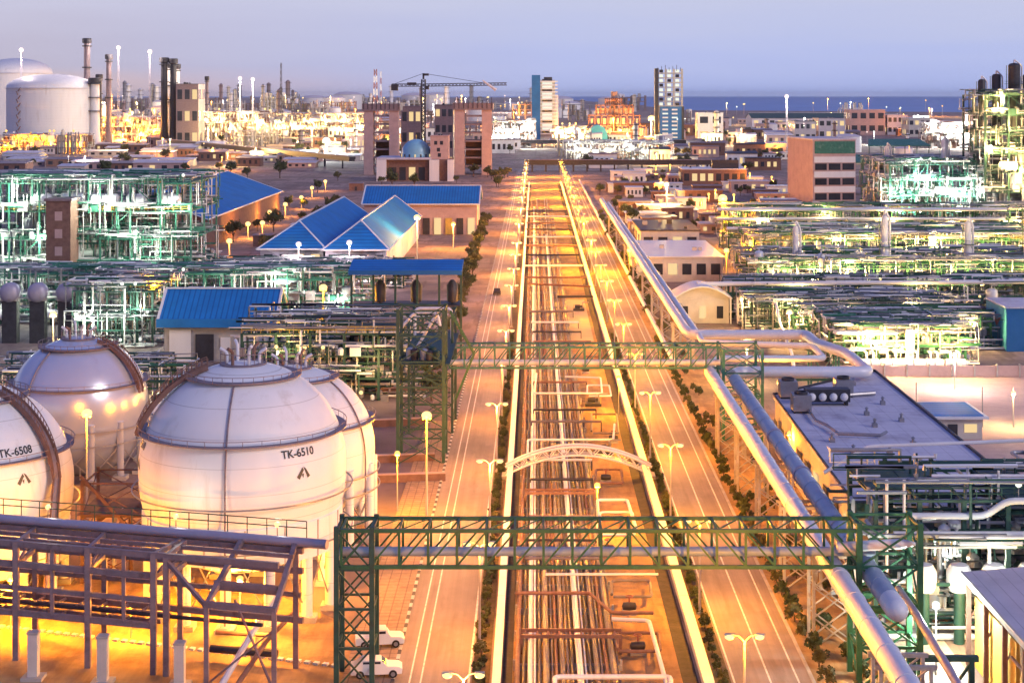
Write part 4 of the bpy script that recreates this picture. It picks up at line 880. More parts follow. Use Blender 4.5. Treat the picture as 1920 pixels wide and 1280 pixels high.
# right: blue container block with mark, white kiosk, small white halls
t = thing('blue_block', 'tall blue box-shaped building with cyan side cut off at the right edge', 'building', (97, 318, 0))
x0, x1, y0, y1 = gx(1888, 312), gx(1960, 312), 312, 326
MB().bx(x0, x1, y0, y1, 0, gz(578, 312)).build('wall', M_blue2, t, False); zt = gz(578, 312)
MB().bx(x0-.12, x0-.01, y0+.1, y1-.1, 0.2, zt-.2).build('side_panel', M_cyan, t, False); MB().bx(x0-.3, x1+.3, y0-.3, y1+.3, zt, zt+.3).build('roof', M_lav, t, False)
MB().add([], []) if 0 else None
mk = MB(); xm, zm = x0-.16, zt*0.62
mk.add([(xm, y0+3, zm+1.2), (xm, y0+6.5, zm+.2), (xm, y0+10, zm+1.4), (xm, y0+6.5, zm-1.2)], [(0, 1, 2, 3)]); mk.build('emblem', M_red, t, False)
def kiosk(px0, px1, py_b, py_e, py_t, label):
    d = gy(py_b); x0, x1 = gx(px0, d), gx(px1, d); ze = gz(py_e, d); zt = gz(py_t, d)
    t = thing('kiosk', label, 'building', ((x0+x1)/2, d, 0))
    MB().bx(x0+.6, x1-.6, d, d+9, 0, ze).build('wall', M_cream, t, False)
    n = 10; pr = [(x0+(x1-x0)*k/n, ze+(zt-ze)*math.sin(PI*k/n)) for k in range(n+1)]
    m = MB()
    for (xa, za), (xb, zb_) in zip(pr[:-1], pr[1:]): m.slab([(xa, d-1, za+.3), (xb, d-1, zb_+.3), (xb, d+10, zb_+.3), (xa, d+10, za+.3)], .3)
    m.build('roof', M_white, t)
    MB().add([(x, d-.02, z) for x, z in pr], [tuple(range(n+1))[::-1]]).build('gable', M_cream, t, False) if 0 else None
    g = MB(); g.add([(x, d+.3, z) for x, z in pr]+[(x, d+.6, z) for x, z in pr], [tuple(range(n+1))[::-1], tuple(range(n+1, 2*n+2))]); g.build('gable', M_cream, t, False)
    for u in (.2, .5, .8): MB().bx(x0+(x1-x0)*u-.7, x0+(x1-x0)*u+.7, d-.08, d-.01, ze*.2, ze*.7).build('window', M_glass if u != .5 else E_win, t, False)
    for x in (x0+.3, x1-.3): MB().bx(x-.15, x+.15, d-.8, d-.5, 0, ze+.2).build('post', M_white, t)
kiosk(1262, 1372, 606, 560, 538, 'yellow lit kiosk with low arched white roof beside the raised pipes')
block('white_building', 'white flat-roofed building with dark pillared front beside the white pipe', gx(1192, 432), gx(1352, 432), 428, 475, 6.5, M_cream, M_white, 1, 6, lit=.15)
block('white_building', 'small white building with dark roof just behind the pillared white building', gx(1200, 505), gx(1308, 505), 500, 540, 7.5, M_cream, M_dark, 1, 4)
block('white_box_building', 'pair-windowed white box building under the long pipe run', gx(1540, 352), gx(1605, 352), 352, 360, 6.0, M_white, M_white, 1, 2, lit=.0)

# ------------------------------------------------------------------ process units
def flood_lamp_proto(bm, nm):
    t = thing('flood_lamp', 'x x x x', 'lamp'); MB().tube([(0, 0, 0), (0, 0, 1.3)], 0.06, 6).build('pole', M_steel, t); MB().ball((0, 0, 1.55), 0.32, 10).build('bulb', bm, t); return t
FL = {}
def flood(kind, loc, label, group, s=1.0):
    bm = {'w': E_wh, 'y': E_yel, 'o': E_or, 'p': E_pk}[kind]
    if kind not in FL: FL[kind] = o = flood_lamp_proto(bm, kind); o.location = loc
    else: o = copy_tree(FL[kind], loc)
    o.scale = (s, s, s); o['label'] = label; o['group'] = group; return o
def unit(ph, x0, x1, y0, y1, H_, nl, nx, ny, steel, seed, npipe, nves, lk, lcol, nl_, power, nb, nst, mats=None, deck=0.6, tall=None, single_frame=False, bs=1.0, stuff_m=None):
    rnd = random.Random(seed); cx, cy = (x0+x1)/2, (y0+y1)/2
    t = thing('process_plant', 'steel framework of '+ph, 'steel frame', (cx, cy, 0))
    xs = [x0+(x1-x0)*i/(nx-1) for i in range(nx)]; yl = [y0+(y1-y0)*j/(ny-1) for j in range(ny)]; w = 0.42 if H_ < 40 else 0.7
    zl = [H_*(k+1)/nl for k in range(nl)]
    pm = bxm = bym = None
    for x in xs:
        for y in yl:
            if pm is None: pm = MB().bx(xs[0]-w/2, xs[0]+w/2, yl[0]-w/2, yl[0]+w/2, 0, H_).build('post', steel, t)
            else: inst(pm, 'post', t, (x-xs[0], y-yl[0], 0))
    for z in zl:
        for y in yl:
            if bxm is None: z00 = z; bxm = MB().bx(x0, x1, y0-w*.35, y0+w*.35, z-w*.6, z-.01).build('beam', steel, t)
            else: inst(bxm, 'beam', t, (0, y-y0, z-z00))
        for x in xs:
            if bym is None: z01 = z; bym = MB().bx(x0-w*.3, x0+w*.3, y0, y1, z-w*.5, z-.015).build('beam', steel, t)
            else: inst(bym, 'beam', t, (x-x0, 0, z-z01))
    for z in zl:
        k = 0
        while k < nx-1:
            if rnd.random() < deck: MB().bx(xs[k]+.05, xs[k+1]-.05, y0+.1+(y1-y0)*rnd.choice([0, .3]), y1-.1, z, z+.08).build('deck', steel, t, False)
            k += 1
        m = MB()
        for zz_ in (z+.55, z+1.1): m.tube([(x0, y0-.05, zz_), (x1, y0-.05, zz_)], 0.06, 5)
        for x in [x0+(x1-x0)*i/(nx*3) for i in range(nx*3+1)]: m.beam((x, y0-.05, z), (x, y0-.05, z+1.1), 0.08)
        m.build('handrail', M_yellow if rnd.random() < .2 else steel, t)
    for k in range(nx-1):
        for q in range(nl):
            if rnd.random() < 0.22:
                za = zl[q-1] if q else 0; a, b = (xs[k], xs[k+1]) if rnd.random() < .5 else (xs[k+1], xs[k])
                MB().beam((a, y0-.02, za), (b, y0-.02, zl[q]), 0.2).build('brace', steel, t)
    mats = mats or [('white', M_white), ('pale', M_greypipe), ('steel', M_steel), ('green', M_green), ('teal', M_teal)]
    lev = [0]+zl
    for i in range(nves):
        vn, m = rnd.choice(mats[:3]); kind = rnd.random(); x, y = rnd.uniform(x0+1.5, x1-1.5), rnd.uniform(y0-1, y1)
        z = rnd.choice(lev[:-1]); dz = H_/nl
        if kind < .55:
            r = rnd.uniform(.6, 1.5)*bs; h = min(rnd.uniform(2.5, 6.5)*bs, dz*1.7)
            v = thing('process_vessel', f'upright {vn} vessel in {ph}', 'vessel', (x, y, z), f'upright {vn} vessels of {ph}')
            MB().lathe([(.02, .6), (r*.6, .65), (r*.93, .9), (r, 1.2), (r, h-.6), (r*.9, h-.25), (r*.5, h), (.02, h+.05)], (x, y, z), 14).build('shell', m, v)
            MB().lathe([(r*.85, 0), (r*.8, 1.0)], (x, y, z), 12).build('skirt', steel, v)
            MB().tube([(x, y, z+h), (x, y, z+h+.8), (x+1.2, y, z+h+.8)], .14, 6, True, .3).build('nozzle', m, v)
        else:
            r = rnd.uniform(.5, 1.2)*bs; h = rnd.uniform(3, 6.5)*bs
            v = thing('process_drum', f'horizontal {vn} drum in {ph}', 'drum', (x, y, z), f'horizontal {vn} drums of {ph}')
            MB().lathe([(.02, -h/2-r*.4), (r*.7, -h/2-r*.25), (r, -h/2), (r, h/2), (r*.7, h/2+r*.25), (.02, h/2+r*.4)], (x, y, z+r+.6), 14, 'X').build('shell', m, v)
            for s in (-1, 1): MB().bx(x+s*h*.3-.15, x+s*h*.3+.15, y-r*.8, y+r*.8, z, z+r*.5+.6).build('saddle', steel, v)
            MB().tube([(x, y, z+2*r+.5), (x, y, z+2*r+1.6)], .16, 6).build('nozzle', m, v)
    for (fx_, h, r, vn, m) in (tall or []):
        x = x0+(x1-x0)*fx_; y = y0+(y1-y0)*rnd.uniform(.3, .7)
        v = thing('process_column', f'tall {vn} column rising {int(fx_*100)//25+1 and ["at the left end","left of the middle","right of the middle","at the right end"][min(3,int(fx_*4))]} of {ph}', 'column', (x, y, 0))
        MB().lathe([(r*1.15, 0), (r, 2.5), (r, h*.6), (r*.85, h*.63), (r*.85, h-1), (r*.6, h-.3), (.02, h)], (x, y, 0), 18).build('shell', m, v)
        for q in range(2, int(h/6)): MB().ring((x, y, q*6), r*.8, r+1.0, 0, .1, 18).ring((x, y, q*6+1.0), r+.92, r+1.0, 0, .08, 18).build('ring_platform', steel, v)
        MB().tube([(x+r+.3, y, 1), (x+r+.3, y, h-1), (x, y, h+1.2), (x, y, h)], .3, 8, True, .8).build('riser_pipe', M_greypipe, v)
        MB().beam((x-r-.35, y-.3, 0), (x-r-.35, y-.3, h-1), .12, .5).build('ladder', steel, v)
    def route(ln):
        z = rnd.choice(lev)+rnd.uniform(.4, 2.2); x, y = rnd.uniform(x0-1, x1-1), rnd.uniform(y0-2.0, y1)
        pts = [(x, y, z)]
        for _ in range(rnd.randint(1, 4)):
            q = rnd.random()
            if q < .5: x = max(x0-2, min(x1+2, x+rnd.choice([-1, 1])*rnd.uniform(3, ln)))
            elif q < .65: y = max(y0-2.5, min(y1+1, y+rnd.uniform(-6, 6)))
            else: z = max(.4, min(H_+2, z+rnd.choice([-1, 1])*rnd.uniform(1.5, H_/nl*1.2)))
            pts.append((x, y, z))
        return [p for k, p in enumerate(pts) if k == 0 or (Vector(p)-Vector(pts[k-1])).length > .3]
    for i in range(npipe):
        pn, m = rnd.choice(mats); p = route((x1-x0)*.7)
        if len(p) < 2: continue
        tag(MB().tube(p, rnd.uniform(.14, .34)*bs, 7, True, .5).build('process_pipe', m), f'{pn} pipe threading through {ph}', 'pipe', f'{pn} pipes of {ph}')
    sm_ = stuff_m or [M_white, steel, M_steel]
    for q, m in enumerate(sm_):
        b = MB()
        for i in range(int(nst*2.0)):
            p = route(9)
            if len(p) > 1: b.tube(p, rnd.uniform(.08, .22)*bs, 5, True)
            if i % 2 == 0:
                z = rnd.choice(lev[:-1]); x, y = rnd.uniform(x0, x1), rnd.uniform(y0-1.2, y1); s = rnd.uniform(.35, 1.15)*bs
                if rnd.random() < .5: b.box((x, y, z+s*.8), (s*rnd.uniform(.6, 2.2), s, s*1.6))
                else: b.lathe([(.02, 0), (s*.6, .1), (s*.6, s*1.3), (s*.3, s*1.6), (.02, s*1.7)], (x, y, z+.1), 8)
        o = b.build('pipework', m); o['kind'] = 'stuff'; o['label'] = 'dense small '+['white', 'green', 'grey'][q % 3]+' pipework and fittings filling '+ph
    for i in range(nb):
        z = rnd.choice(lev); flood(lk, (rnd.uniform(x0, x1), y0-rnd.uniform(.2, 1.5), z), f'bare {"white" if lk=="w" else "warm"} lamp lighting {ph}', f'lamps of {ph}', bs)
    for i in range(nl_):
        u = (i+.5)/nl_
        plight((x0+(x1-x0)*u, y0-rnd.uniform(1.0, 5), rnd.uniform(.3, .95)*H_+1), lcol, power*rnd.uniform(.6, 1.3), .4)
    return t
# left of the road
unit('the green-lit unit left of the blue halls', -139, -86, 400, 432, 28, 4, 8, 3, M_teal, 1, 22, 22, 'w', GW, 8, 4600, 26, 330, deck=.8, bs=1.25)
t = thing('brick_tower', 'brown brick stair tower inside the green-lit unit', 'tower', (-133, 396, 0))
x0, x1 = gx(86, 392), gx(132, 392)
MB().bx(x0, x1, 392, 399, 0, 24).build('wall', M_brown, t, False); MB().bx(x0-.4, x1+.4, 391.6, 399.4, 24, 24.6).build('roof', M_mauve, t, False)
for k in range(5): MB().bx(x0+2.2, x0+4.0, 391.9, 391.99, 2+k*4.3, 4.2+k*4.3).build('window', M_pink, t, False)
unit('the teal pipe rack behind the three drums', -128, -36, 352, 364, 10, 2, 16, 2, M_teal, 2, 26, 12, 'w', GW, 7, 2600, 18, 260, deck=.5, bs=1.15)
unit('the shadowed unit behind the blue shed', -91, -76, 318, 340, 11, 2, 6, 3, M_dgreen, 3, 14, 10, 'w', GW, 3, 1800, 8, 70)
unit('the dark pipe rack between blue shed and stair tower', -48, -20, 262, 285, 11, 3, 6, 3, M_dgreen, 4, 18, 8, 'y', YE, 2, 1500, 5, 70, [('white', M_white), ('pale', M_greypipe), ('steel', M_steel), ('dark', M_dark), ('green', M_dgreen)], .3)
unit('the valve station behind the shiny sphere', -84, -56, 246, 262, 6, 1, 5, 2, M_dgreen, 5, 12, 8, 'y', YE, 2, 1400, 4, 50)
# right of the road
unit('the tall lit column structure at the right edge', 166, 192, 590, 620, 50, 7, 4, 3, M_dgreen, 6, 16, 14, 'y', YE, 7, 20400, 16, 154, bs=1.5, tall=[(.08, 56, 1.7, 'dark', M_dark), (.3, 58, 2.0, 'dark', M_dark), (.52, 62, 2.6, 'dark', M_dark), (.8, 58, 2.2, 'dark', M_dark)])
unit('the bright white-lit plant behind the pipe racks', 133, 166, 600, 650, 24, 4, 8, 3, M_teal, 8, 24, 26, 'w', WH, 8, 9500, 22, 210, bs=1.3, tall=[(.2, 30, 1.3, 'white', M_white), (.75, 33, 1.5, 'pale', M_greypipe)])
unit('the upper pipe rack nearest the pink building', 62, 164, 512, 524, 13, 3, 18, 2, M_green, 9, 24, 8, 'y', YE, 5, 6120, 10, 168, deck=.2)
unit('the yellow-lit pump row below the pipe racks', 62, 146, 452, 474, 9, 2, 14, 3, M_green, 10, 20, 24, 'y', YE, 9, 7820, 20, 237, deck=.15)
unit('the long pipe rack with white pipes crossing the middle distance', 44, 126, 356, 364, 7.6, 2, 14, 2, M_dgreen, 11, 20, 6, 'y', YE, 3, 2380, 5, 112, deck=.25)
unit('the dark shed-like rack right of the yellow kiosk', 46, 84, 332, 350, 6, 1, 10, 3, M_dgreen, 12, 14, 8, 'y', YE, 3, 2550, 5, 98, deck=.5)
unit('the yellow-lit unit beside the tall white vessel', 56, 78, 290, 312, 6.5, 2, 8, 3, M_green, 13, 20, 16, 'y', YE, 6, 4420, 14, 168, deck=.2)
unit('the shadowed pipe rack behind the open shed', 31.5, 56, 148, 160, 12.6, 3, 7, 2, M_dgreen, 14, 10, 8, 'w', GW, 1, 500, 3, 40, [('white', M_white), ('pale', M_greypipe), ('steel', M_steel), ('dark', M_dark), ('green', M_dgreen)], .45)
for k, (zz_, yy, r, m, lab) in enumerate(((13.6, 151, .3, M_greypipe, 'top white pipe along the shadowed pipe rack behind open shed'), (11.9, 147.5, .32, M_white, 'white stepped pipe on the shadowed pipe rack behind open shed'), (9.6, 147.2, .3, M_white, 'lowest white pipe on the shadowed pipe rack behind open shed'))):
    pts = [(33, yy, zz_), (60, yy, zz_)] if k != 1 else [(34.5, yy, 11.2), (41.5, yy, 11.2), (43.5, yy, 12.6), (60, yy, 12.6)]
    tag(MB().tube(pts, r, 10, True, .8).build('rack_pipe', m), lab, 'pipe')
def drum_row(ph, x0, x1, n, y, z, r, h, m, mn):
    for k in range(n):
        x = x0+(x1-x0)*(k+.5)/n; hh = h*(.8+.4*((k*7) % 3)/2); v = thing('process_drum', f'large {mn} drum at the front of {ph}', 'drum', (x, y, z), f'large front drums of {ph}')
        MB().lathe([(.02, -hh/2-r*.45), (r*.7, -hh/2-r*.3), (r, -hh/2), (r, hh/2), (r*.7, hh/2+r*.3), (.02, hh/2+r*.45)], (x, y, z+r+.9), 18, 'X').build('shell', m, v)
        for q in (-1, 1): MB().bx(x+q*hh*.3-.2, x+q*hh*.3+.2, y-r*.8, y+r*.8, z, z+r*.5+.9).build('saddle', M_dgreen, v); MB().tube([(x+q*hh*.22, y, z+2*r+.8), (x+q*hh*.22, y, z+2*r+1.9), (x+q*hh*.22, y+2, z+2*r+1.9)], .22, 7, True, .4).build('nozzle', m, v)
        MB().lathe([(r*1.02, -.1), (r*1.05, -.1), (r*1.05, .1), (r*1.02, .1)], (x, y, z+r+.9), 18, 'X', False).build('band', M_steel, v)
drum_row('the yellow-lit pump row', 62, 146, 10, 447, 0, 1.7, 5.5, M_white, 'white')
drum_row('the yellow-lit unit beside the tall white vessel', 58, 77, 5, 286, 0, 1.0, 3.4, M_greypipe, 'pale')
drum_row('the green-lit unit left of the blue halls', -138, -90, 5, 397.5, 0, 2.0, 6.0, M_white, 'white')
drum_row('the upper floor of the green-lit unit', -128, -88, 5, 402, 21.1, 1.6, 5.0, M_greypipe, 'pale')
drum_row('the teal pipe rack', -120, -40, 9, 349, 0, 1.2, 4.5, M_white, 'white')
for k in range(5):
    x = 35.5+k*3.2
    v = thing('process_vessel', 'lamp-lit white pot vessel standing under the shadowed pipe rack', 'vessel', (x, 146, 0), 'pot vessels under the shadowed pipe rack')
    MB().lathe([(.02, 4.6), (.9, 4.8), (1.15, 5.4), (1.15, 6.6), (.8, 7.2), (.02, 7.4)], (x, 146, 0), 16).build('shell', M_white, v); MB().lathe([(.5, 0), (.5, 4.8)], (x, 146, 0), 10).build('stand', M_dgreen, v)
tag(MB().tube([(31.6, 175, 8.7), (36.4, 175, 11.6), (62, 176, 12.3)], .2, 8, True, .8).build('rack_pipe', M_white), 'thin white pipe passing over the near end of lavender roof', 'pipe')
t = thing('pipe_rack', 'green four-post pipe rack standing over the near end of lavender roof', 'pipe support', (45, 174, 0))
for x in (35.6, 40.3, 46.0, 53.8):
    MB().bx(x-.2, x+.2, 162.6, 163.0, 0, 13).build('post', M_dgreen, t)
for z in (9.2, 12.4): MB().bx(35, 56, 162.55, 163.05, z, z+.4).build('beam', M_dgreen, t)
MB().beam((35.6, 162.8, 9.4), (40.3, 162.8, 12.4), .2).build('brace', M_dgreen, t); MB().beam((46, 162.8, 9.4), (40.3, 162.8, 12.4), .2).build('brace', M_dgreen, t)
v = thing('process_column', 'slim tall white vessel standing alone in front of the yellow-lit unit', 'vessel', (gx(1706, 288), 288, 0))
x = gx(1706, 288); MB().lathe([(1.0, 0), (.8, 1), (.85, 7.4), (.6, 7.9), (.02, 8.1)], (x, 288, 0), 16).build('shell', M_white, v); MB().tube([(x, 288, 8), (x, 288, 8.8), (x+1.5, 288, 8.8), (x+1.5, 288, 2)], .12, 6, True, .3).build('pipe', M_white, v)
for j, (y, z, r, nm) in enumerate(((354, 8.2, .5, 'white'), (355.6, 8.2, .3, 'white'), (509, 13.6, .55, 'white'), (510.5, 10.5, .5, 'pale'), (484, 9.6, .5, 'pale'))):
    tag(MB().tube([(36 if j < 2 else 58, y, z), (150 if j > 1 else 122, y, z+(0.6 if j < 2 else 0))], r, 10).build('rack_pipe', M_white if nm == 'white' else M_greypipe), ['thick white pipe along the top of the long rack by the kiosk', 'thin white pipe behind the thick one on the long rack by the kiosk', 'long white pipe on top of the upper rack near the pink building', 'pale pipe on the middle level of the upper rack near the pink building', 'long pale pipe between upper rack and yellow-lit pump row'][j], 'pipe')
unit('the yellow-lit yard between pump row and long pipe rack', 54, 134, 388, 428, 8, 2, 12, 3, M_green, 31, 20, 24, 'y', YE, 9, 7500, 12, 200, deck=.15, bs=1.15, tall=[(.15, 17, .9, 'white', M_white), (.42, 20, 1.0, 'pale', M_greypipe), (.7, 18, 1.0, 'white', M_white), (.9, 22, 1.2, 'pale', M_greypipe)])
unit('the low lit pipework behind the pink yard fence', 54, 90, 316, 330, 5, 2, 8, 2, M_green, 32, 14, 12, 'y', YE, 4, 3600, 6, 110, deck=.1)
unit('the dark pipework in front of the hip-roofed halls', -88, -34, 414, 428, 5, 2, 10, 2, M_dgreen, 33, 16, 12, 'p', (1, .82, .8), 3, 1500, 6, 130, [('white', M_white), ('pale', M_greypipe), ('steel', M_steel), ('dark', M_dark), ('green', M_dgreen)], .3)
unit('the pipe rack between upper rack and pump row', 66, 158, 482, 490, 9, 2, 16, 2, M_teal, 15, 16, 6, 'y', YE, 4, 4420, 8, 125, deck=.2)
tag(MB().tube([(gx(1455, 330), 330, 7), (gx(1462, 320), 320, 4.5), (gx(1485, 290), 290, 3), (gx(1490, 285), 285, .5)], .3, 8, True, 1).build('yard_pipe', M_greypipe), 'pale zigzag pipe coming down right of the kiosk', 'pipe')
# pink building with strip windows
t = thing('pink_building', 'tall pink building with dark strip windows and blank side wall', 'building', (130, 720, 0))
A, B, D_ = Vector((123, 708, 0)), Vector((142.5, 711, 0)), Vector((117.5, 744, 0)); E_ = B+(D_-A)
MB().slab([(p.x, p.y, 30) for p in (A, B, E_, D_)], 30).build('wall', M_pink, t, False)
MB().slab([(A.x-.4, A.y-.4, 30.6), (B.x+.4, B.y-.4, 30.6), (E_.x+.4, E_.y+.4, 30.6), (D_.x-.4, D_.y+.4, 30.6)], .6).build('roof', M_wroof, t, False)
u = (B-A).normalized(); nrm = Vector((u.y, -u.x, 0))
def strip(a, b, z0, z1, m, nm, off):
    p, q = A+(B-A)*a+nrm*off, A+(B-A)*b+nrm*off; MB().beam((p.x, p.y, (z0+z1)/2), (q.x, q.y, (z0+z1)/2), .2, z1-z0).build(nm, m, t, False)
strip(.04, .98, 24, 29.4, M_teal, 'cladding_panel', .11)
for k in range(3):
    for c in range(3): strip(.05+c*.32, .05+c*.32+.27, 3.5+k*6.6, 6.4+k*6.6, M_glass, 'window', .1)
    strip(.03, .99, 6.8+k*6.6, 9.4+k*6.6, M_white, 'spandrel', .12)
for px0, px1, d, py, lab in ((1628, 1745, 900, 262, 'upper teal canopy roof behind the white-lit plant'), (1525, 1640, 800, 292, 'lower teal canopy roof beside the pink building')):
    x0, x1, z = gx(px0, d), gx(px1, d), gz(py, d)
    t = thing('teal_canopy', lab, 'canopy', ((x0+x1)/2, d, 0))
    MB().slab([(x0, d, z-3.2), (x1, d, z-3.2), (x1-3, d+14, z), (x0+3, d+14, z)], .5).build('roof', M_teal, t, False)
    for k in range(6): MB().bx(x0+.5+(x1-x0-1.4)*k/5, x0+.9+(x1-x0-1.4)*k/5, d+1, d+1.5, 0, z-3.4).build('post', M_dgreen, t)
    for zz_ in (z-10, z-17): MB().bx(x0+.5, x1-.5, d+1, d+12, zz_, zz_+.3).build('floor', M_conc, t, False)

# ------------------------------------------------------------------ mosque, unfinished towers, crane, blue towers
d = 926
t = thing('domed_building', 'dark-fronted building with pale blue dome between two unfinished towers', 'building', (gx(770, d), d, 0))
x0, x1 = gx(706, d), gx(850, d)
MB().bx(x0+3, x1-2, d+3, d+30, 0, 12.5).build('wall', M_brown, t, False); MB().bx(x0, gx(808, d), d, d+32, 12.5, 13.6).build('roof', M_lav, t, False)
cx, cy = gx(777, d), d+14; rr = 8.6
MB().lathe([(rr*1.02, 13.6), (rr*1.02, 15.2), (rr, 15.6)]+[(rr*math.cos(a)+.01, 15.6+rr*.98*math.sin(a)) for a in [k*PI/24 for k in range(13)]], (cx, cy, 0), 32).build('dome', M_dome, t)
MB().lathe([(.3, 24), (.2, 25), (.5, 25.6), (.02, 27)], (cx, cy, 0), 8).build('finial', M_yellow, t)
for k in range(16): a = k*PI/8; MB().bx(cx+8.75*math.cos(a)-.4, cx+8.75*math.cos(a)+.4, cy+8.75*math.sin(a)-.4, cy+8.75*math.sin(a)+.4, 13.7, 15.3).build('drum_window', M_glass if k % 3 else E_win, t, False)
for a, b in ((706, 724), (805, 823), (839, 851)): MB().bx(gx(a, d), gx(b, d), d-.4, d+3, 0, 12.4).build('pillar', M_white, t, False)
for k in range(4): MB().bx(gx(730+k*18, d), gx(742+k*18, d), d+2.9, d+2.98, .5, 8).build('window', M_glass if k != 2 else E_win, t, False)
t = block('annex_building', 'pale pink box building with dark openings just right of the dome', gx(806, d), gx(840, d), d+4, d+18, 26, M_pink, M_pink, 0, 0)
for k, (u, z) in enumerate(((.3, 21), (.62, 21), (.45, 17), (.5, 13.9))): MB().bx(gx(806+34*u-3, d), gx(806+34*u+3, d), d+3.92, d+3.99, z, z+2.2).build('window', M_glass, t, False)
def frame_tower(label, pa, pb, d, ztop, lit):
    x0, x1 = gx(pa, d), gx(pb, d)
    t = thing('unfinished_tower', label, 'tower', ((x0+x1)/2, d, 0)); wd = (x1-x0)
    for a, b in ((0, .27), (.73, 1)):
        MB().bx(x0+wd*a, x0+wd*b, d, d+8, 0, ztop-3).build('pillar', M_pink, t, False); MB().bx(x0+wd*a+1, x0+wd*b-1, d+12, d+20, 0, ztop-3).build('pillar', M_pink, t, False)
    k = 5.0
    while k < ztop-6: MB().bx(x0+wd*.27+.02, x0+wd*.73-.02, d+1, d+18, k, k+1.0).build('floor', M_mauve, t, False); k += 5.2
    MB().bx(x0+wd*.27+.02, x0+wd*.73-.02, d+17, d+17.4, 4, ztop*.5).build('back_panel', M_brown, t, False)
    MB().bx(x0-1, x1+1, d-1, d+21, ztop-3, ztop+1.5).build('cap', M_mauve, t, False)
    for q in range(9): MB().bx(x0+q*wd/8-.2, x0+q*wd/8+.2, d-1.3, d-1.05, ztop-2, ztop+3+(q % 3)).build('starter_bar', M_dark, t, False)
frame_tower('unfinished pillared tower left of the pale blue dome', 682, 747, 1000, 43, True)
frame_tower('unfinished pillared tower right of the pale blue dome', 852, 922, 1000, 43.5, True)
block('purple_block', 'purplish concrete block seen between the unfinished towers', gx(752, 1080), gx(790, 1080), 1080, 1110, 42, M_mauve, M_mauve, 3, 3, lit=.5)
block('purple_block', 'purplish stepped concrete block touching the right unfinished tower', gx(815, 1080), gx(850, 1080), 1080, 1110, 43, M_mauve, M_dark, 4, 3, lit=.3)
d = 1050; z = gz(160, d)
t = thing('tower_crane', 'dark tower crane with long horizontal jib above the domed building', 'crane', (gx(794, d), d, 0))
xm = gx(794, d); x0, x1 = gx(735, d), gx(950, d); zt = gz(138, d)
def lat(p, q, w, nm, m, n):
    p, q = Vector(p), Vector(q); ax = (q-p).normalized(); a = ax.cross(Vector((0, 1, 0))).normalized()*w/2; b = Vector((0, 1, 0))*w/2; mb = MB()
    cs = [a+b, a-b, -a-b, -a+b]
    for c in cs: mb.beam(p+c, q+c, w*.28)
    for k in range(n):
        for i in range(4): mb.beam(p.lerp(q, k/n)+cs[i], p.lerp(q, (k+1)/n)+cs[(i+1) % 4], w*.2)
    return mb.build(nm, m, t)
lat((xm, d, 0), (xm, d, zt-4), 2.4, 'mast', M_dark, 24); lat((x0, d, z), (xm, d, z), 1.6, 'counter_jib', M_dark, 8); lat((xm, d, z), (x1, d, z+.8), 1.6, 'jib', M_dark, 24)
MB().bx(x0-.5, x0+4, d-1.2, d+1.2, z-3.6, z+.5).bx(x0+10, x0+16, d-1, d+1, z, z+1.8).build('counterweight', M_dark, t); MB().bx(xm+1.2, xm+3.6, d-1, d+1, z-2.8, z-.3).build('cab', M_dark, t)
MB().beam((xm, d, zt-4), (xm, d, zt), 1.2).bx(xm-.5, xm+3.5, d-.6, d+.6, zt-1.5, zt).build('peak', M_dark, t)
MB().tube([(x0+2, d, z+1), (xm, d, zt), (xm+(x1-xm)*.75, d, z+1.2)], .14, 4).build('stay_rope', M_dark, t)
tag(MB().tube([(gx(905, 1000), 1000, 59), (gx(930, 1000), 1000, 53)], [.5, 1.2], 6).build('crane_boom', M_white), 'short white slanted boom seen against the sky by the crane jib', 'boom')
def lattice_mast(name, label, px, py_t, d, m1, m2, w, cat='mast', light=None):
    x, zt = gx(px, d), gz(py_t, d); t = thing(name, label, cat, (x, d, 0)); n = 12
    for k in range(n):
        za, zb_ = zt*k/n, zt*(k+1)/n; wa = w*(1-.6*k/n); mb = MB()
        for i, j in ((-1, -1), (1, -1), (1, 1), (-1, 1)): mb.beam((x+i*wa, d+j*wa, za), (x+i*wa*.97, d+j*wa*.97, zb_), w*.2)
        mb.beam((x-wa, d-wa, za), (x+wa, d-wa, zb_), w*.16).beam((x+wa, d-wa, za), (x-wa, d-wa, zb_), w*.16)
        mb.build('mast_section', m1 if k % 2 else m2, t)
    if light: MB().ball((x, d, zt+1.5), light[0], 12).build('bulb', light[1], t)
lattice_mast('radio_mast', 'red and white banded lattice mast, thicker of the pair left of crane', 704, 130, 1500, M_red, M_white, 2.6)
lattice_mast('radio_mast', 'thin dark lattice mast left of the banded mast', 527, 118, 1700, M_dark, M_dark, 1.4)
lattice_mast('radio_mast', 'thin banded lattice mast right of the banded mast', 714, 134, 1500, M_white, M_red, 1.2)
d = 1700
t = thing('blue_tower', 'slim high tower with dark blue edge and white lit balconies', 'tower', (10, d, 0))
a, b, c = gx(997, d), gx(1013, d), gx(1046, d); z0, z1 = gz(141, d), gz(150, d)
MB().bx(a, b, d, d+24, 0, z0).build('blue_core', M_blue2, t, False); MB().bx(b, c-3, d+3, d+24, 0, z1).build('wall', M_cream, t, False)
for k in range(16): zz_ = 8+k*3.7; MB().bx(b, c, d, d+3, zz_, zz_+1.2).build('balcony', M_white, t, False); MB().bx(b+2, c-6, d+2.85, d+2.98, zz_+1.4, zz_+3.3).build('window', E_winw if k % 3 else M_glass, t, False)
MB().bx(b+4, c-6, d+6, d+16, z1, z1+3).build('roof_plant', M_dark, t, False); MB().bx(c-3, c+.5, d+3, d+24, 0, z1-16).build('side_shaft', M_lav, t, False)
t = thing('clad_tower', 'high tower with blue clad lower half and open concrete upper floors', 'tower', (142, d, 0))
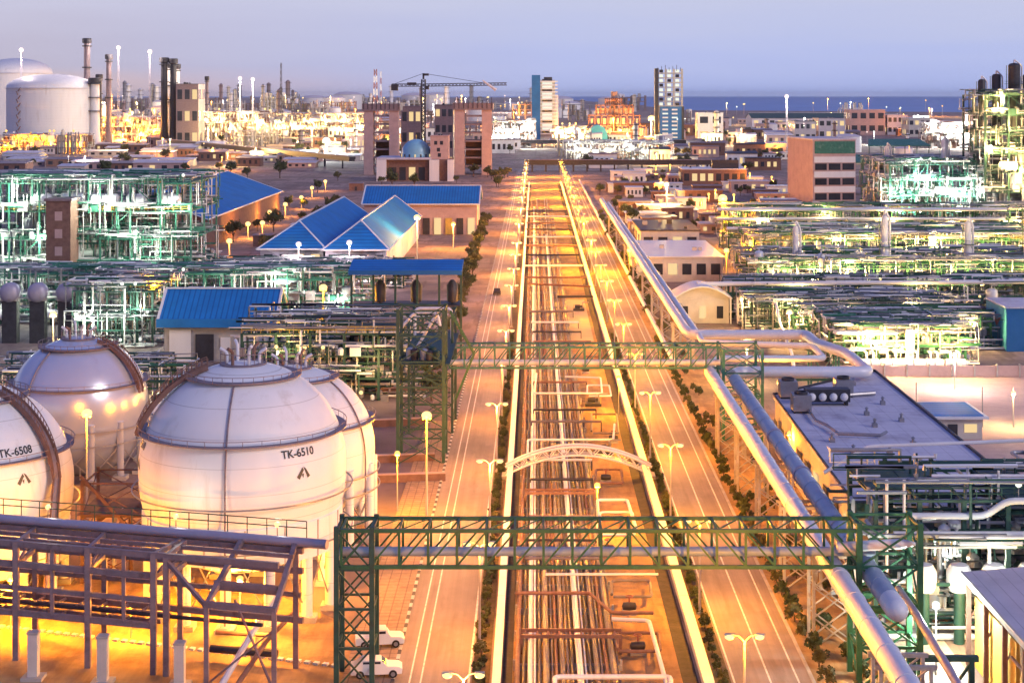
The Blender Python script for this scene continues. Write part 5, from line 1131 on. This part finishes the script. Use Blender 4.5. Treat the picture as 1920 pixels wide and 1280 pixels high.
a, b = gx(1228, d), gx(1281, d); z0, z1 = gz(132, d), gz(200, d); w0 = a+5
MB().bx(w0, b-1.5, d+.5, d+28, 0, z1).build('wall', M_blue2, t, False)
for k in range(8):
    for c in range(2): MB().bx(w0+3+c*10, w0+9+c*10, d+.3, d+.49, 4+k*4.2, 5.6+k*4.2).build('window', M_white if (k+c) % 3 else E_winw, t, False)
k = z1
while k < z0-1:
    MB().bx(a+1, b, d, d+28, k, k+1.0).build('floor', M_conc, t, False)
    for c in range(4): MB().bx(a+2+c*8.6, a+4+c*8.6, d+.3, d+2, k+1.0, k+5).build('column', M_conc, t, False)
    for c in range(3): MB().bx(a+5+c*8.6, a+9+c*8.6, d+5, d+5.3, k+1.2, k+4.2).build('lit_panel', E_winw if (c+int(k)) % 3 else M_dark, t, False)
    k += 5.0
MB().bx(a, a+4, d-.3, d+12, 0, z0+2).build('side_shaft', M_dark, t, False); MB().bx(b-1.5, b+1, d-.2, d+26, 0, z1).build('corner_strip', M_dark, t, False)
for c in range(7): MB().bx(a+3+c*4, a+3.5+c*4, d+2, d+2.5, z0-1, z0+3+(c % 3)*1.3).build('starter_bar', M_dark, t, False)
# orange lit scaffold pyramid + blue arched hall
for k, (pa, pb, h0, h1) in enumerate(((1092, 1212, 0, 12), (1104, 1200, 12, 24), (1118, 1186, 24, 36), (1136, 1164, 36, 47))):
    pass
t = thing('stepped_plant', 'stepped orange lit plant tapering to a tall dark stack', 'plant', (gx(1150, 1900), 1900, 0))
for k, (pa, pb, z0, z1) in enumerate(((1092, 1212, 0, 14), (1104, 1200, 14, 26), (1118, 1188, 26, 38), (1136, 1166, 38, 46))):
    x0, x1 = gx(pa, 1900), gx(pb, 1900); n = 8
    for q in range(n+1): MB().bx(x0+(x1-x0)*q/n-.7, x0+(x1-x0)*q/n+.7, 1900+k*3, 1902+k*3, z0, z1).build('post', M_rust, t, False)
    MB().bx(x0-1, x1+1, 1900+k*3, 1925-k*3, z1-1.2, z1).build('floor', M_rust, t, False)
    for q in range(n): MB().lathe([(.02, z0+1), (2.2, z0+1.5), (2.2, z1-4), (.02, z1-3)], (x0+(x1-x0)*(q+.5)/n, 1904+k*3, 0), 10).build('vessel', M_cream, t)
MB().tube([(gx(1153, 1900), 1915, 0), (gx(1153, 1900), 1915, gz(172, 1900))], [5, 4], 12).build('stack', M_mauve, t)
d = 1640; x0, x1 = gx(1103, d), gx(1139, d)
t = thing('arched_hall', 'small arched blue-fronted hall below the orange lit plant', 'building', ((x0+x1)/2, d, 0))
n = 12; pr = [(x0, 0)]+[((x0+x1)/2-(x1-x0)/2*math.cos(PI*k/n), 8+11*math.sin(PI*k/n)) for k in range(n+1)]+[(x1, 0)]
m = MB(); m.add([(x, d, z) for x, z in pr]+[(x, d+30, z) for x, z in pr], [tuple(range(len(pr)))[::-1], tuple(range(len(pr), 2*len(pr)))]+[(i, i+1, i+1+len(pr), i+len(pr)) for i in range(len(pr)-1)]); m.build('shell', M_cyan, t, False)
MB().bx(x0+7, x1-7, d-.3, d-.02, 0, 6).build('door', M_white, t, False)

# ------------------------------------------------------------------ skyline: tanks, stacks, sheds
def big_tank(label, px, d, rpx, py_e, py_t):
    x, r = gx(px, d), rpx*d/F; ze, zt = gz(py_e, d), gz(py_t, d); y = d+r
    t = thing('storage_tank', label, 'storage tank', (x, y, 0))
    MB().lathe([(r, 0), (r, ze)], (x, y, 0), 72, cap=False).build('shell', M_tank, t)
    MB().lathe([(r*math.cos(a)+.01, ze+(zt-ze)*math.sin(a)) for a in [k*PI/24 for k in range(13)]], (x, y, 0), 72, cap=False).build('roof', M_white, t)
    MB().ring((x, y, ze-1), r-.1, r+1.2, 0, .5, 72).build('rim_walk', M_lav, t)
    m = MB()
    for k in range(16): m.beam((x-r*math.sin(.5)-.6, y-r*math.cos(.5)-.6, k*ze/16), (x-r*math.sin(.5)+(2 if k % 2 else -2), y-r*math.cos(.5)-.8, (k+1)*ze/16), .7)
    m.build('stair_tower', M_rust, t)
big_tank('huge white domed tank in front at the far left', 72, 1450, 84, 164, 138)
big_tank('huge white domed tank behind, cut off by the left edge', 10, 1800, 66, 136, 108)
def stack(label, px, py_t, d, r, m, top=None, white=False):
    x, zt = gx(px, d), gz(py_t, d); t = thing('chimney', label, 'chimney', (x, d, 0))
    MB().lathe([(r*1.5, 0), (r*1.1, zt*.3), (r, zt)], (x, d, 0), 16).build('shaft', m, t)
    for k in range(3): MB().ring((x, d, zt*(.55+.2*k)), r*.9, r*1.6, 0, zt*.012, 16).build('ring_platform', M_dark, t)
    MB().lathe([(r*1.0, 0), (r*1.55, .6), (r*1.55, 4.5), (r*1.2, 5)], (x, d, zt-2), 16).build('tip', M_dark, t)
stack('tallest dark chimney right of the white domed tanks', 163, 78, 1500, 2.8, M_mauve)
stack('second dark chimney right of the tallest one', 204, 108, 1500, 2.3, M_mauve)
stack('left one of the close pair of dark chimneys', 308, 114, 1500, 3.0, M_dark)
stack('right one of the close pair of dark chimneys', 325, 116, 1500, 2.8, M_dark)
stack('white lit column between the close pair of dark chimneys', 316, 124, 1520, 2.2, M_white)
stack('white lit column right of the close pair of dark chimneys', 333, 126, 1520, 2.0, M_white)
stack('short dark stack between the two dark chimneys', 186, 145, 1600, 2.4, M_dark)
stack('thin far stack right of the chimney pair', 388, 148, 1900, 1.8, M_mauve)
stack('stubby white stack beside the second dark chimney', 178, 152, 1480, 4.0, M_white)
for px, py, lab in ((222, 90, 'first tall light mast with pink-white glow left of the chimney pair'), (281, 97, 'second tall light mast with pink-white glow close to the chimney pair'), (40, 94, 'light mast glowing above the rear white tank')):
    lattice_mast('light_mast', lab, px, py+3, 1500, M_lav, M_lav, 1.0, 'light mast', (2.2, E_pk)); plight((gx(px, 1500), 1494, gz(py, 1500)), (1, .8, .7), 60000, 2)
for px, py, lab in ((450, 147, 'light mast left one of two above the pale city lights'), (474, 149, 'light mast right one of two above the pale city lights'), (1475, 181, 'light mast glowing against the sea above dark long roof'), (1812, 214, 'light mast glowing left of the tall column structure')):
    lattice_mast('light_mast', lab, px, py+3, 1500, M_lav, M_lav, .8, 'light mast', (2.0, E_pk)); plight((gx(px, 1500), 1494, gz(py, 1500)-4), (1, .85, .7), 80000, 2)
t = block('dark_boiler_house', 'dark boiler house under the close pair of chimneys', gx(330, 1480), gx(372, 1480), 1480, 1510, gz(158, 1480), M_mauve, M_dark, 3, 3, lit=.4)
# right far: long dark roof, white frame block, pinkish blocks by the sea
hall('long_hall', 'very long low hall with dark teal roof by the sea', gx(1410, 2400), gx(1592, 2400), 2400, 2470, 22, 15, M_dgreen, M_wroof, 'X', 1, None, 12, rib=False)
block('white_framed_block', 'dark block in a white frame right of the clad tower', gx(1308, 1690), gx(1356, 1690), 1690, 1715, gz(212, 1690), M_white, M_white, 2, 2, lit=.3)
for k, (pa, pb, py, dd) in enumerate(((1594, 1660, 206, 2000), (1664, 1702, 216, 2000), (1704, 1745, 222, 1900), (1490, 1530, 228, 1700), (1535, 1585, 222, 1800))):
    block('seaside_block', ['largest pinkish block with dark corners near the sea', 'low pinkish block just right of the largest seaside block', 'low pale block left of the bright white plant by the sea', 'small dark-topped block at the left end of the seaside row', 'small pale block under the long dark roof'][k], gx(pa, dd), gx(pb, dd), dd, dd+40, gz(py, dd), [M_pink, M_wroof, M_cream, M_lav, M_wroof][k], [M_lav, M_wroof, M_white, M_dark, M_dark][k], 2, 4, lit=.25)
block('white_roof_building', 'low white-roofed building with dark sign box right of the road end', gx(1280, 880), gx(1400, 880), 880, 905, gz(318, 880), M_brown, M_white, 1, 8, lit=.4)
tag(MB().bx(gx(1335, 885), gx(1385, 885), 885, 888, gz(318, 880)+.4, gz(300, 885)).bx(gx(1345, 885), gx(1347, 885), 888, 889, gz(318, 880)+.4, gz(304, 885)).build('sign_box', M_dark), 'dark sign box standing on the low white roof', 'sign')
def rack_line(label, p, q, zt, m):
    p, q = Vector((p[0], p[1], 0)), Vector((q[0], q[1], 0)); t = thing('conveyor_gallery', label, 'conveyor', tuple((p+q)/2)); n = 14
    MB().beam((p.x, p.y, zt), (q.x, q.y, zt), 4.0, 3.0).build('gallery', m, t, False)
    MB().beam((p.x, p.y, zt+1.8), (q.x, q.y, zt+1.8), 4.8, .4).build('roof', M_mauve, t, False)
    for k in range(n): a = p.lerp(q, (k+.5)/n); MB().bx(a.x-.5, a.x+.5, a.y-.5, a.y+.5, 0, zt-1.5).build('post', M_dark, t)
rack_line('dark roofed conveyor running diagonally in front of the bright lamp', G(305, 278), G(660, 318), 7, M_dark)
rack_line('dark roofed gallery along the foot of the blue towers', (gx(955, 1500), 1500), (gx(1300, 1500), 1500), 6, M_dark)
rack_line('dark gallery crossing behind the road end', (gx(985, 1040), 1040), (gx(1345, 1040), 1040), 6, M_dark)
unit('the white-lit works behind the road end', gx(1062, 1180), gx(1260, 1180), 1180, 1215, 14, 2, 14, 2, M_cream, 21, 14, 12, 'w', WH, 6, 8000, 10, 90, bs=2.0, single_frame=True)
for k, (ph, pa, pb, d, h, c, lk) in enumerate((('the orange-lit refinery block left of the chimney pair', 172, 300, 1620, 26, OR2, 'o'), ('the yellow-lit refinery block right of the chimney pair', 345, 500, 1700, 30, YE, 'y'), ('the pale refinery block left of the banded mast', 505, 690, 1900, 26, YE, 'y'), ('the white-lit works left of the slim blue tower', 925, 1000, 1500, 24, WH, 'w'), ('the orange-lit works below the huge tanks', 0, 160, 1380, 14, OR, 'o'), ('the far works between the blue towers', 1040, 1095, 1620, 16, YE, 'y'), ('the bright white plant by the sea', 1740, 1835, 1500, 22, WH, 'w'))):
    unit(ph, gx(pa, d), gx(pb, d), d, d+30, h, 3, 10, 2, [M_mauve, M_cream, M_steel][k % 3], 50+k, 8, 10, lk, c, 6, 42000*(d/1500)**2, 8, 90, [('white', M_white), ('pale', M_greypipe), ('cream', M_cream)], bs=3.2, stuff_m=[M_white, M_cream, M_rust])
unit('the yellow-lit pipework in front of the pink building', 66, 118, 560, 584, 9, 2, 10, 2, M_green, 60, 14, 12, 'y', YE, 5, 5000, 8, 110, deck=.2)
# random far works along the skyline, left to right
rs = random.Random(99)
far_lab = {'tank': 'white storage tank among the distant works along the horizon', 'column': 'slender process column among the distant works along the horizon', 'shed': 'low lamp-lit shed among the distant works along the horizon', 'rack': 'steel rack block among the distant works along the horizon'}
def far_item(px, d, kind):
    x = gx(px, d); k = d/1500
    if kind == 'tank':
        r = rs.uniform(6, 14)*k; h = r*rs.uniform(.7, 1.3); t = thing('distant_tank', far_lab['tank'], 'tank', (x, d, 0), 'distant white tanks')
        MB().lathe([(r, 0), (r, h)], (x, d, 0), 24, cap=False).build('shell', M_tank, t); MB().lathe([(r*1.02, h), (r*.6, h+r*.16), (.02, h+r*.2)], (x, d, 0), 24).build('roof', M_wroof, t)
    elif kind == 'column':
        h = rs.uniform(18, 42)*k**.7; r = rs.uniform(1.2, 2.4)*k; t = thing('distant_column', far_lab['column'], 'column', (x, d, 0), 'distant columns')
        MB().lathe([(r*1.2, 0), (r, h*.1), (r, h*.95), (.02, h)], (x, d, 0), 12).build('shell', rs.choice([M_cream, M_mauve, M_steel, M_greypipe]), t)
        for q in range(4): MB().ring((x, d, h*(.3+.2*q)), r*.9, r*1.7, 0, .8, 12).build('ring_platform', M_dark, t)
    elif kind == 'shed':
        a, h = rs.uniform(10, 30)*k, rs.uniform(5, 11)*k**.5; t = thing('distant_shed', far_lab['shed'], 'building', (x, d, 0), 'distant sheds')
        MB().bx(x-a/2, x+a/2, d, d+a*.7, 0, h).build('wall', rs.choice([M_cream, M_pink, M_wroof, M_mauve]), t, False); MB().slab([(x-a/2-1, d-1, h+.2), (x+a/2+1, d-1, h+.2), (x+a/2+1, d+a*.7+1, h+1.8), (x-a/2-1, d+a*.7+1, h+1.8)], .5).build('roof', rs.choice([M_wroof, M_pink, M_mauve, M_lav]), t, False)
        for q in range(4): MB().bx(x-a*.4+q*a*.22, x-a*.4+q*a*.22+a*.11, d-.3, d-.02, h*.35, h*.75).build('window', rs.choice([E_win, M_glass, M_dark]), t, False)
    else:
        a, h = rs.uniform(12, 34)*k, rs.uniform(10, 26)*k**.6; t = thing('distant_rack', far_lab['rack'], 'steel frame', (x, d, 0), 'distant racks'); m = rs.choice([M_mauve, M_rust, M_cream, M_steel]); n = 5; f = MB(); g = MB()
        for q in range(n+1):
            for yy in (d, d+a*.5): f.bx(x-a/2+a*q/n-.5*k, x-a/2+a*q/n+.5*k, yy-.5*k, yy+.5*k, 0, h*(1 if q % 2 else .8))
        f.build('lattice', m, t, False)
        for q in range(3): MB().bx(x-a/2, x+a/2, d, d+a*.5, h*(q+1)/3.6, h*(q+1)/3.6+.7*k).build('floor', m, t, False)
        for q in range(6): xx = x-a/2+a*rs.random(); MB().lathe([(.02, 0), (1.6*k, .6), (1.6*k, h*.5), (.02, h*.55)], (xx, d+a*.25, h/3.6*rs.randrange(3)+.7*k), 8).build('vessel', rs.choice([M_white, M_cream, M_steel]), t)
def far_lamp(px, d, h, kind, s, P=0):
    x = gx(px, d)
    flood_far(kind, (x, d, h), s)
    if P: plight((x, d-2*s, h), {'o': OR2, 'y': YE, 'w': WH, 'p': (1, .85, .75)}[kind], P, s*.5)
FF = {}
def flood_far(kind, loc, s):
    if kind not in FF:
        bm = {'o': E_or, 'y': E_yel, 'w': E_wh, 'p': E_pk}[kind]
        t = thing('distant_lamp', 'x', 'lamp'); MB().tube([(0, 0, -9), (0, 0, -.5)], .14, 5).build('pole', M_steel, t); MB().ball((0, 0, 0), .6, 8).build('bulb', bm, t); FF[kind] = t; o = t
    else: o = copy_tree(FF[kind])
    o.location = loc; o.scale = (s, s, s); nm = {'o': 'orange', 'y': 'yellow', 'w': 'white', 'p': 'pinkish'}[kind]
    o['label'] = nm+' lamp on a pole among the distant works along the horizon'; o['group'] = nm+' distant lamps'
for i in range(120):
    px = rs.uniform(-20, 1000) if i < 90 else rs.uniform(1000, 1800)
    d = rs.choice([rs.uniform(1250, 1900), rs.uniform(1900, 3200), rs.uniform(2600, 4000)]) if px < 1280 else rs.uniform(1300, 2600)
    if 0 < px < 160 and d < 1500: d = 1350
    far_item(px, d, rs.choice(['tank', 'column', 'column', 'shed', 'shed', 'rack', 'rack', 'rack']))
for i in range(180):
    left = i < 130
    px = rs.uniform(-10, 990) if left else rs.uniform(1000, 1830)
    d = rs.uniform(1200, 3900); k = d/1500
    kind = rs.choice('ooyyyp' if px < 620 else 'yypwo')
    far_lamp(px, d, rs.uniform(9, 26)*k**.6, kind, 1.15*k, (70000*k*k if i % 3 == 0 else 0))
# low ground between the blue halls and the skyline (left): sheds, bunds, pipes
mid_lab = {'pink': 'low pinkish yard building on the sandy flat beyond the blue halls', 'brown': 'low brown yard building on the sandy flat beyond the blue halls', 'lav': 'low lavender-roofed yard building on the sandy flat beyond the blue halls'}
for i in range(84):
    px = rs.uniform(-10, 660); py = rs.uniform(262, 335); x, y, _ = G(px, py)
    if px > 300 and py > 318: continue
    k = rs.choice(['pink', 'brown', 'lav']); a, b, h = rs.uniform(10, 34), rs.uniform(8, 18), rs.uniform(3, 6.5)
    t = thing('yard_building', mid_lab[k], 'building', (x, y, 0), k+' yard buildings')
    MB().bx(x-a/2, x+a/2, y, y+b, 0, h).build('wall', {'pink': M_pink, 'brown': M_brown, 'lav': M_cream}[k], t, False); MB().slab([(x-a/2-.6, y-.6, h+.2), (x+a/2+.6, y-.6, h+.2), (x+a/2+.6, y+b+.6, h+1.2), (x-a/2-.6, y+b+.6, h+1.2)], .35).build('roof', {'pink': M_wroof, 'brown': M_mauve, 'lav': M_lav}[k], t, False)
    for q in range(4): MB().bx(x-a*.42+q*a*.23, x-a*.42+q*a*.23+a*.1, y-.12, y-.01, h*.3, h*.75).build('window', rs.choice([M_glass, M_dark, E_win]), t, False)
for i in range(34):
    px = rs.uniform(0, 640); py = rs.uniform(255, 340); x, y, _ = G(px, py)
    o = put_tree(rs.randrange(4), (x, y, 0), rs.uniform(1.2, 2.4), 'dark tree on the sandy flat beyond the blue halls', 'trees on the sandy flat')
for i in range(26):
    px = rs.uniform(-5, 650); py = rs.uniform(245, 330); x, y, _ = G(px, py); far_lamp(px, y, 9, rs.choice('yoyp'), 1.0, 45000 if i % 2 else 0)
# right middle: low buildings between the road end and the racks
for i in range(60):
    px = rs.uniform(1130, 1470); py = rs.uniform(332, 440); x, y, _ = G(px, py)
    if px < VX+0.82*(py-VY)*1.0 and px < 1200: continue
    k = rs.choice(['white', 'brown', 'pale']); a, b, h = rs.uniform(7, 20), rs.uniform(6, 12), rs.uniform(3, 6)
    t = thing('low_building', f'low {k} building between the right road and the pink building', 'building', (x, y, 0), k+' low buildings right of the road')
    MB().bx(x-a/2, x+a/2, y, y+b, 0, h).build('wall', {'white': M_white, 'brown': M_brown, 'pale': M_pink}[k], t, False); MB().bx(x-a/2-.5, x+a/2+.5, y-.5, y+b+.5, h, h+.35).build('roof', {'white': M_white, 'brown': M_mauve, 'pale': M_wroof}[k], t, False)
    for q in range(4): MB().bx(x-a*.42+q*a*.23, x-a*.42+q*a*.23+a*.1, y-.12, y-.01, h*.3, h*.75).build('window', rs.choice([M_glass, M_dark, E_win]), t, False)
for k, (pa, pb, py) in enumerate(((700, 835, 905), (690, 815, 868), (700, 800, 800), (705, 790, 740), (690, 800, 706))):
    p, q = G(pa, py), G(pb, py-4); t = thing('low_wall', 'low reddish retaining wall left of the left road, %s from the front bridge' % ORD[k], 'wall', (p[0], p[1], 0))
    MB().beam((p[0], p[1], .5), (q[0], q[1], .5), .5, 1.0).build('wall_body', M_brown, t, False); MB().beam((p[0], p[1], 1.08), (q[0], q[1], 1.08), .65, .14).build('coping', M_pink, t, False)
for i in range(44):
    px = rs.uniform(1120, 1480); py = rs.uniform(322, 440)
    if px < VX+0.56*(py-VY)+6: continue
    x, y, _ = G(px, py); put_tree(rs.randrange(4), (x, y, 0), rs.uniform(.7, 1.5), 'dark tree among the low buildings right of the road', 'trees among the low buildings right of the road')
for i in range(22):
    px = rs.uniform(905, 985) if i % 2 else rs.uniform(640, 900); py = rs.uniform(322, 352); x, y, _ = G(px, py)
    if x > -14: continue
    put_tree(rs.randrange(4), (x, y, 0), rs.uniform(1.0, 1.9), 'dark tree around the unfinished towers', 'trees around the unfinished towers')
for i in range(14):
    px = rs.uniform(1150, 1470); py = rs.uniform(330, 430); x, y, _ = G(px, py)
    if px < VX+0.62*(py-VY)+10: continue
    flood('o', (x, y, 4), 'orange lamp among the low buildings right of the road', 'orange lamps right of the road', 2.0); plight((x, y-2, 5.5), OR2, 9000, .6)
fill_lab = {'pink': 'low pinkish building on the flat around the far end of the roads', 'white': 'low white building on the flat around the far end of the roads', 'dark': 'low dark-walled building on the flat around the far end of the roads'}
for i in range(110):
    z_ = rs.random(); px, py = (rs.uniform(1060, 1470), rs.uniform(246, 322)) if z_ < .5 else (rs.uniform(610, 985), rs.uniform(238, 300)) if z_ < .75 else (rs.uniform(1280, 1830), rs.uniform(226, 262))
    x, y, _ = G(px, py); q_ = y/1100
    if 1060 < px < 1262 and 1150 < y < 1240: continue
    if 680 < px < 925 and y < 1150: continue
    k = rs.choice(['pink', 'white', 'dark']); a, b, h = rs.uniform(9, 26)*q_**.7, rs.uniform(8, 16), rs.uniform(4, 11)*q_**.5
    t = thing('far_building', fill_lab[k], 'building', (x, y, 0), k+' buildings at the far end of the roads')
    MB().bx(x-a/2, x+a/2, y, y+b, 0, h).build('wall', {'pink': M_pink, 'white': M_white, 'dark': M_brown}[k], t, False); MB().slab([(x-a/2-.6, y-.6, h+.3), (x+a/2+.6, y-.6, h+.3), (x+a/2+.6, y+b+.6, h+rs.choice([.4, 1.8])), (x-a/2-.6, y+b+.6, h+.5)], .4).build('roof', rs.choice([M_wroof, M_mauve, M_lav, M_dark]), t, False)
    for q in range(5): MB().bx(x-a*.44+q*a*.18, x-a*.44+q*a*.18+a*.09, y-.2, y-.01, h*.3, h*.7).build('window', rs.choice([M_glass, M_dark, E_win]), t, False)
    if i % 4 == 1: far_lamp(px+rs.uniform(-8, 8), y-6, 8*q_**.5, rs.choice('oyoyw'), 1.2*q_**.7, 30000*q_)
    if rs.random() < .6: put_tree(rs.randrange(4), (x+rs.uniform(-20, 20), y-rs.uniform(5, 14), 0), rs.uniform(1.2, 2.6), 'dark tree on the flat around the far end of the roads', 'trees around the far end of the roads')
for i in range(80): far_item(rs.uniform(-10, 1000) if i < 70 else rs.uniform(1000, 1290), rs.uniform(4700, 5600), rs.choice(['column', 'column', 'rack', 'tank', 'rack']))
for i in range(45): far_lamp(rs.uniform(-10, 1000), rs.uniform(4300, 4650), rs.uniform(20, 50), rs.choice('oyyp'), 3.2, 700000 if i % 3 == 0 else 0)
# ------------------------------------------------------------------ yard lamps with visible bulbs
def yard_lamp(label, px, py, d, col, bm, power, s=1.0):
    x, z = gx(px, d), gz(py, d); t = thing('yard_lamp', label, 'lamp', (x, d, 0))
    MB().tube([(x, d, 0), (x, d, z-.3)], [.16*s, .09*s], 8).build('pole', M_conc, t)
    MB().bx(x-.5*s, x+.5*s, d-.12, d+.12, z-.35*s, z-.2*s).build('crossbar', M_steel, t)
    MB().ball((x, d, z+.1), .62*s, 12, .8).build('bulb', bm, t); plight((x, d-1.2*s, z-.4*s), col, power, .5*s)
yard_lamp('orange yard lamp on a pole between the white spheres', 163, 776, 187, OR, E_yel, 9000)
yard_lamp('orange yard lamp at the upper left of the small blue shed', 292, 525, 330, OR, E_yel, 14000, 1.3)
yard_lamp('orange yard lamp to the right of the small blue shed', 606, 540, 308, OR, E_yel, 14000, 1.3)
yard_lamp('yellow yard lamp just below the three grey drums', 100, 590, 286, YE, E_yel, 7000)
yard_lamp('orange yard lamp inside the legs of the dark stair tower', 800, 780, 190, OR, E_yel, 9000)
yard_lamp('biggest orange lamp in front of the pink building', 1355, 372, 520, OR, E_yel, 130000, 2.4)
yard_lamp('yellow lamp above the white buildings right of the road', 1250, 345, 650, YE, E_yel, 40000, 1.6)
yard_lamp('brilliant yellow-white lamp just left of the clad blue tower', 1221, 222, 1600, YE, E_yel, 300000, 5.5)
for q_, (px_, py_) in enumerate(((1112, 246), (1150, 222), (1188, 240))): yard_lamp('orange lamp on the stepped plant, '+('left', 'top', 'right')[q_]+' one', px_, py_, 1885, OR2, E_or, 160000, 3.0)
yard_lamp('orange lamp at the left end of the yellow-lit pump row', 1405, 455, 462, OR, E_yel, 16000, 1.4)
yard_lamp('yellow lamp in front of the arched kiosk', 1392, 560, 340, YE, E_yel, 5000, 1.0)
yard_lamp('yellow lamp between the kiosk and the expansion loop', 1480, 585, 318, YE, E_yel, 6000, 1.0)
yard_lamp('orange lamp at the left side of the pillared white building', 1180, 470, 440, OR, E_yel, 6000, 1.1)
yard_lamp('orange lamp between the pillared white building and upper rack', 1362, 470, 430, OR, E_yel, 9000, 1.2)
for i in range(30):
    px = rs.uniform(420, 700); py = rs.uniform(338, 480)
    x, y, _ = G(px, py)
    if -77 < x < -39 and 436 < y < 604: continue
    if x < -104 and y < 680: continue
    if i % 3 == 0 and -104 < x < -79:
        a, h = rs.uniform(5, 9), rs.uniform(2.6, 4); t = thing('street_shed', 'low brown shed beside the row of warm globe lamps', 'shed', (x, y, 0), 'sheds beside the warm lamps')
        MB().bx(x-a/2, x+a/2, y, y+6, 0, h).build('wall', M_brown, t, False); MB().bx(x-a/2-.4, x+a/2+.4, y-.4, y+6.4, h, h+.3).build('roof', rs.choice([M_mauve, M_blue, M_lav]), t, False); MB().bx(x-.6, x+.6, y-.1, y-.01, 0, 2.1).build('door', M_dark, t, False)
    else: put_tree(rs.randrange(4), (x, y, 0), rs.uniform(.9, 1.8), 'dark tree on the ground between the blue-roofed halls', 'trees between the blue halls')
yard_lamp('bright white lamp group on the sandy flat left of the unfinished tower', 612, 264, 1250, WH, E_wh, 160000, 5)
yard_lamp('warm lamp on the left part of the sandy flat', 585, 240, 1500, YE, E_yel, 100000, 3)
yard_lamp('small pink-white lamp before the left blue hip-roofed hall', 560, 458, 425, (1, .8, .85), E_pk, 5000, 1.2)
yard_lamp('small pink-white lamp before the right blue hip-roofed hall', 655, 455, 425, (1, .8, .85), E_pk, 5000, 1.2)
yard_lamp('yellow lamp lighting the forecourt beside the right blue hip-roofed hall', 782, 408, 480, YE, E_yel, 12000, 1.6)
yard_lamp('orange lamp lighting the forecourt of the blue cross hall', 850, 420, 520, OR2, E_or, 20000, 1.2)
for k, (px, py) in enumerate(((430, 452), (465, 420), (492, 418), (505, 398), (535, 383), (565, 370), (585, 352), (610, 340))):
    yard_lamp('warm globe lamp in the row along the wide blue hall, %s from the camera' % ORD[k], px, py, gy(py, 5), OR2, E_yel, 5000, 1.5)
# floods below the picture's main structures (lamps on short poles)
for k, (px, py, h, P, c, lab) in enumerate(((60, 1180, 3.2, 3600, OR, 'lamp under the left part of mauve frame'), (245, 1195, 3.2, 3600, OR, 'lamp under the middle of mauve frame'), (480, 1215, 3.2, 3600, OR2, 'lamp under the right bay of mauve frame'),
        (300, 1130, 5, 6000, OR, 'lamp between the mauve frame and the largest sphere'), (450, 1165, 4, 7000, OR2, 'lamp under the largest sphere'), (20, 1185, 5, 8000, OR, 'lamp under the cut-off sphere'), (620, 1120, 6, 8000, OR2, 'lamp right of the largest sphere'), (150, 900, 5, 5000, OR, 'lamp under the shiny sphere'), (745, 960, 7, 6000, OR, 'lamp at the foot of the dark stair tower'),
        (1770, 1150, 6, 7000, WH, 'white lamp on the pale yard behind the open shed'), (1755, 1265, 6, 6000, WH, 'white lamp at the near end of pale yard'), (1850, 1240, 5, 4500, YE, 'yellow lamp inside the open shed'), (1480, 900, 6, 5500, OR, 'orange lamp at the wall of the lavender-roofed building'), (1460, 790, 6, 4500, OR2, 'orange lamp at the far corner of the lavender-roofed building'),
        (1870, 1060, 5, 2500, WH, 'white lamp by the pot vessels'), (1560, 1010, 6, 4000, OR, 'orange lamp under the raised pipes near front bridge'), (1400, 720, 6, 4000, YE, 'yellow lamp under the expansion loop'), (1790, 730, 6, 6000, (1, .8, .7), 'pinkish lamp on the pink yard'), (1900, 800, 5, 4000, YE, 'yellow lamp at the right edge of pink yard'), (1120, 1010, 6, 5000, OR, 'orange lamp on soil near front bridge'), (1160, 780, 6, 5000, OR, 'orange lamp on soil near far bridge'))):
    x, y, _ = G(px, py); yard_lamp('short '+lab, px, gy(1, 1)*0+VY+F*(H-h)/y, y, c, {OR: E_or, OR2: E_or, YE: E_yel, WH: E_wh}.get(c, E_pk), P, .55)
for k, (px, ln) in enumerate(((90, 'left'), (330, 'middle'), (520, 'right'))):  # floodlights added on the walkway to brighten the sphere fronts
    ss = s_at(px, -1.3); p = Q(ss, -1.3, 10.75); flood('y', p, 'added warm floodlight on the walkway of the mauve frame facing the spheres, %s one' % ln, 'added walkway floodlights', 0.8); plight((p[0], p[1]+.6, 12.6), (1.0, .84, .62), 260, .3)
HZ = bpy.data.materials.new('haze_air'); HZ.use_nodes = True; hn = HZ.node_tree; hn.nodes.clear(); ho = hn.nodes.new('ShaderNodeOutputMaterial'); hv = hn.nodes.new('ShaderNodeVolumePrincipled')
hv.inputs['Color'].default_value = (0.78, 0.88, 1.0, 1); hv.inputs['Density'].default_value = 0.000016; hv.inputs['Anisotropy'].default_value = 0.2; hn.links.new(hv.outputs[0], ho.inputs['Volume'])
hz = struct('haze', MB().bx(-30000, 30000, -80, 46000, -3.5, 130), HZ, 'stuff')

# ------------------------------------------------------------------ render settings
sc.view_settings.view_transform = 'Standard'; sc.view_settings.look = 'None'; sc.view_settings.exposure = 0.30; sc.view_settings.gamma = 1.0
sc.render.engine = 'CYCLES'
cy_ = sc.cycles
cy_.use_denoising = True; cy_.use_light_tree = True; cy_.volume_bounces = 0; cy_.max_bounces = 5; cy_.diffuse_bounces = 3; cy_.glossy_bounces = 2; cy_.transmission_bounces = 2; cy_.sample_clamp_indirect = 4.0
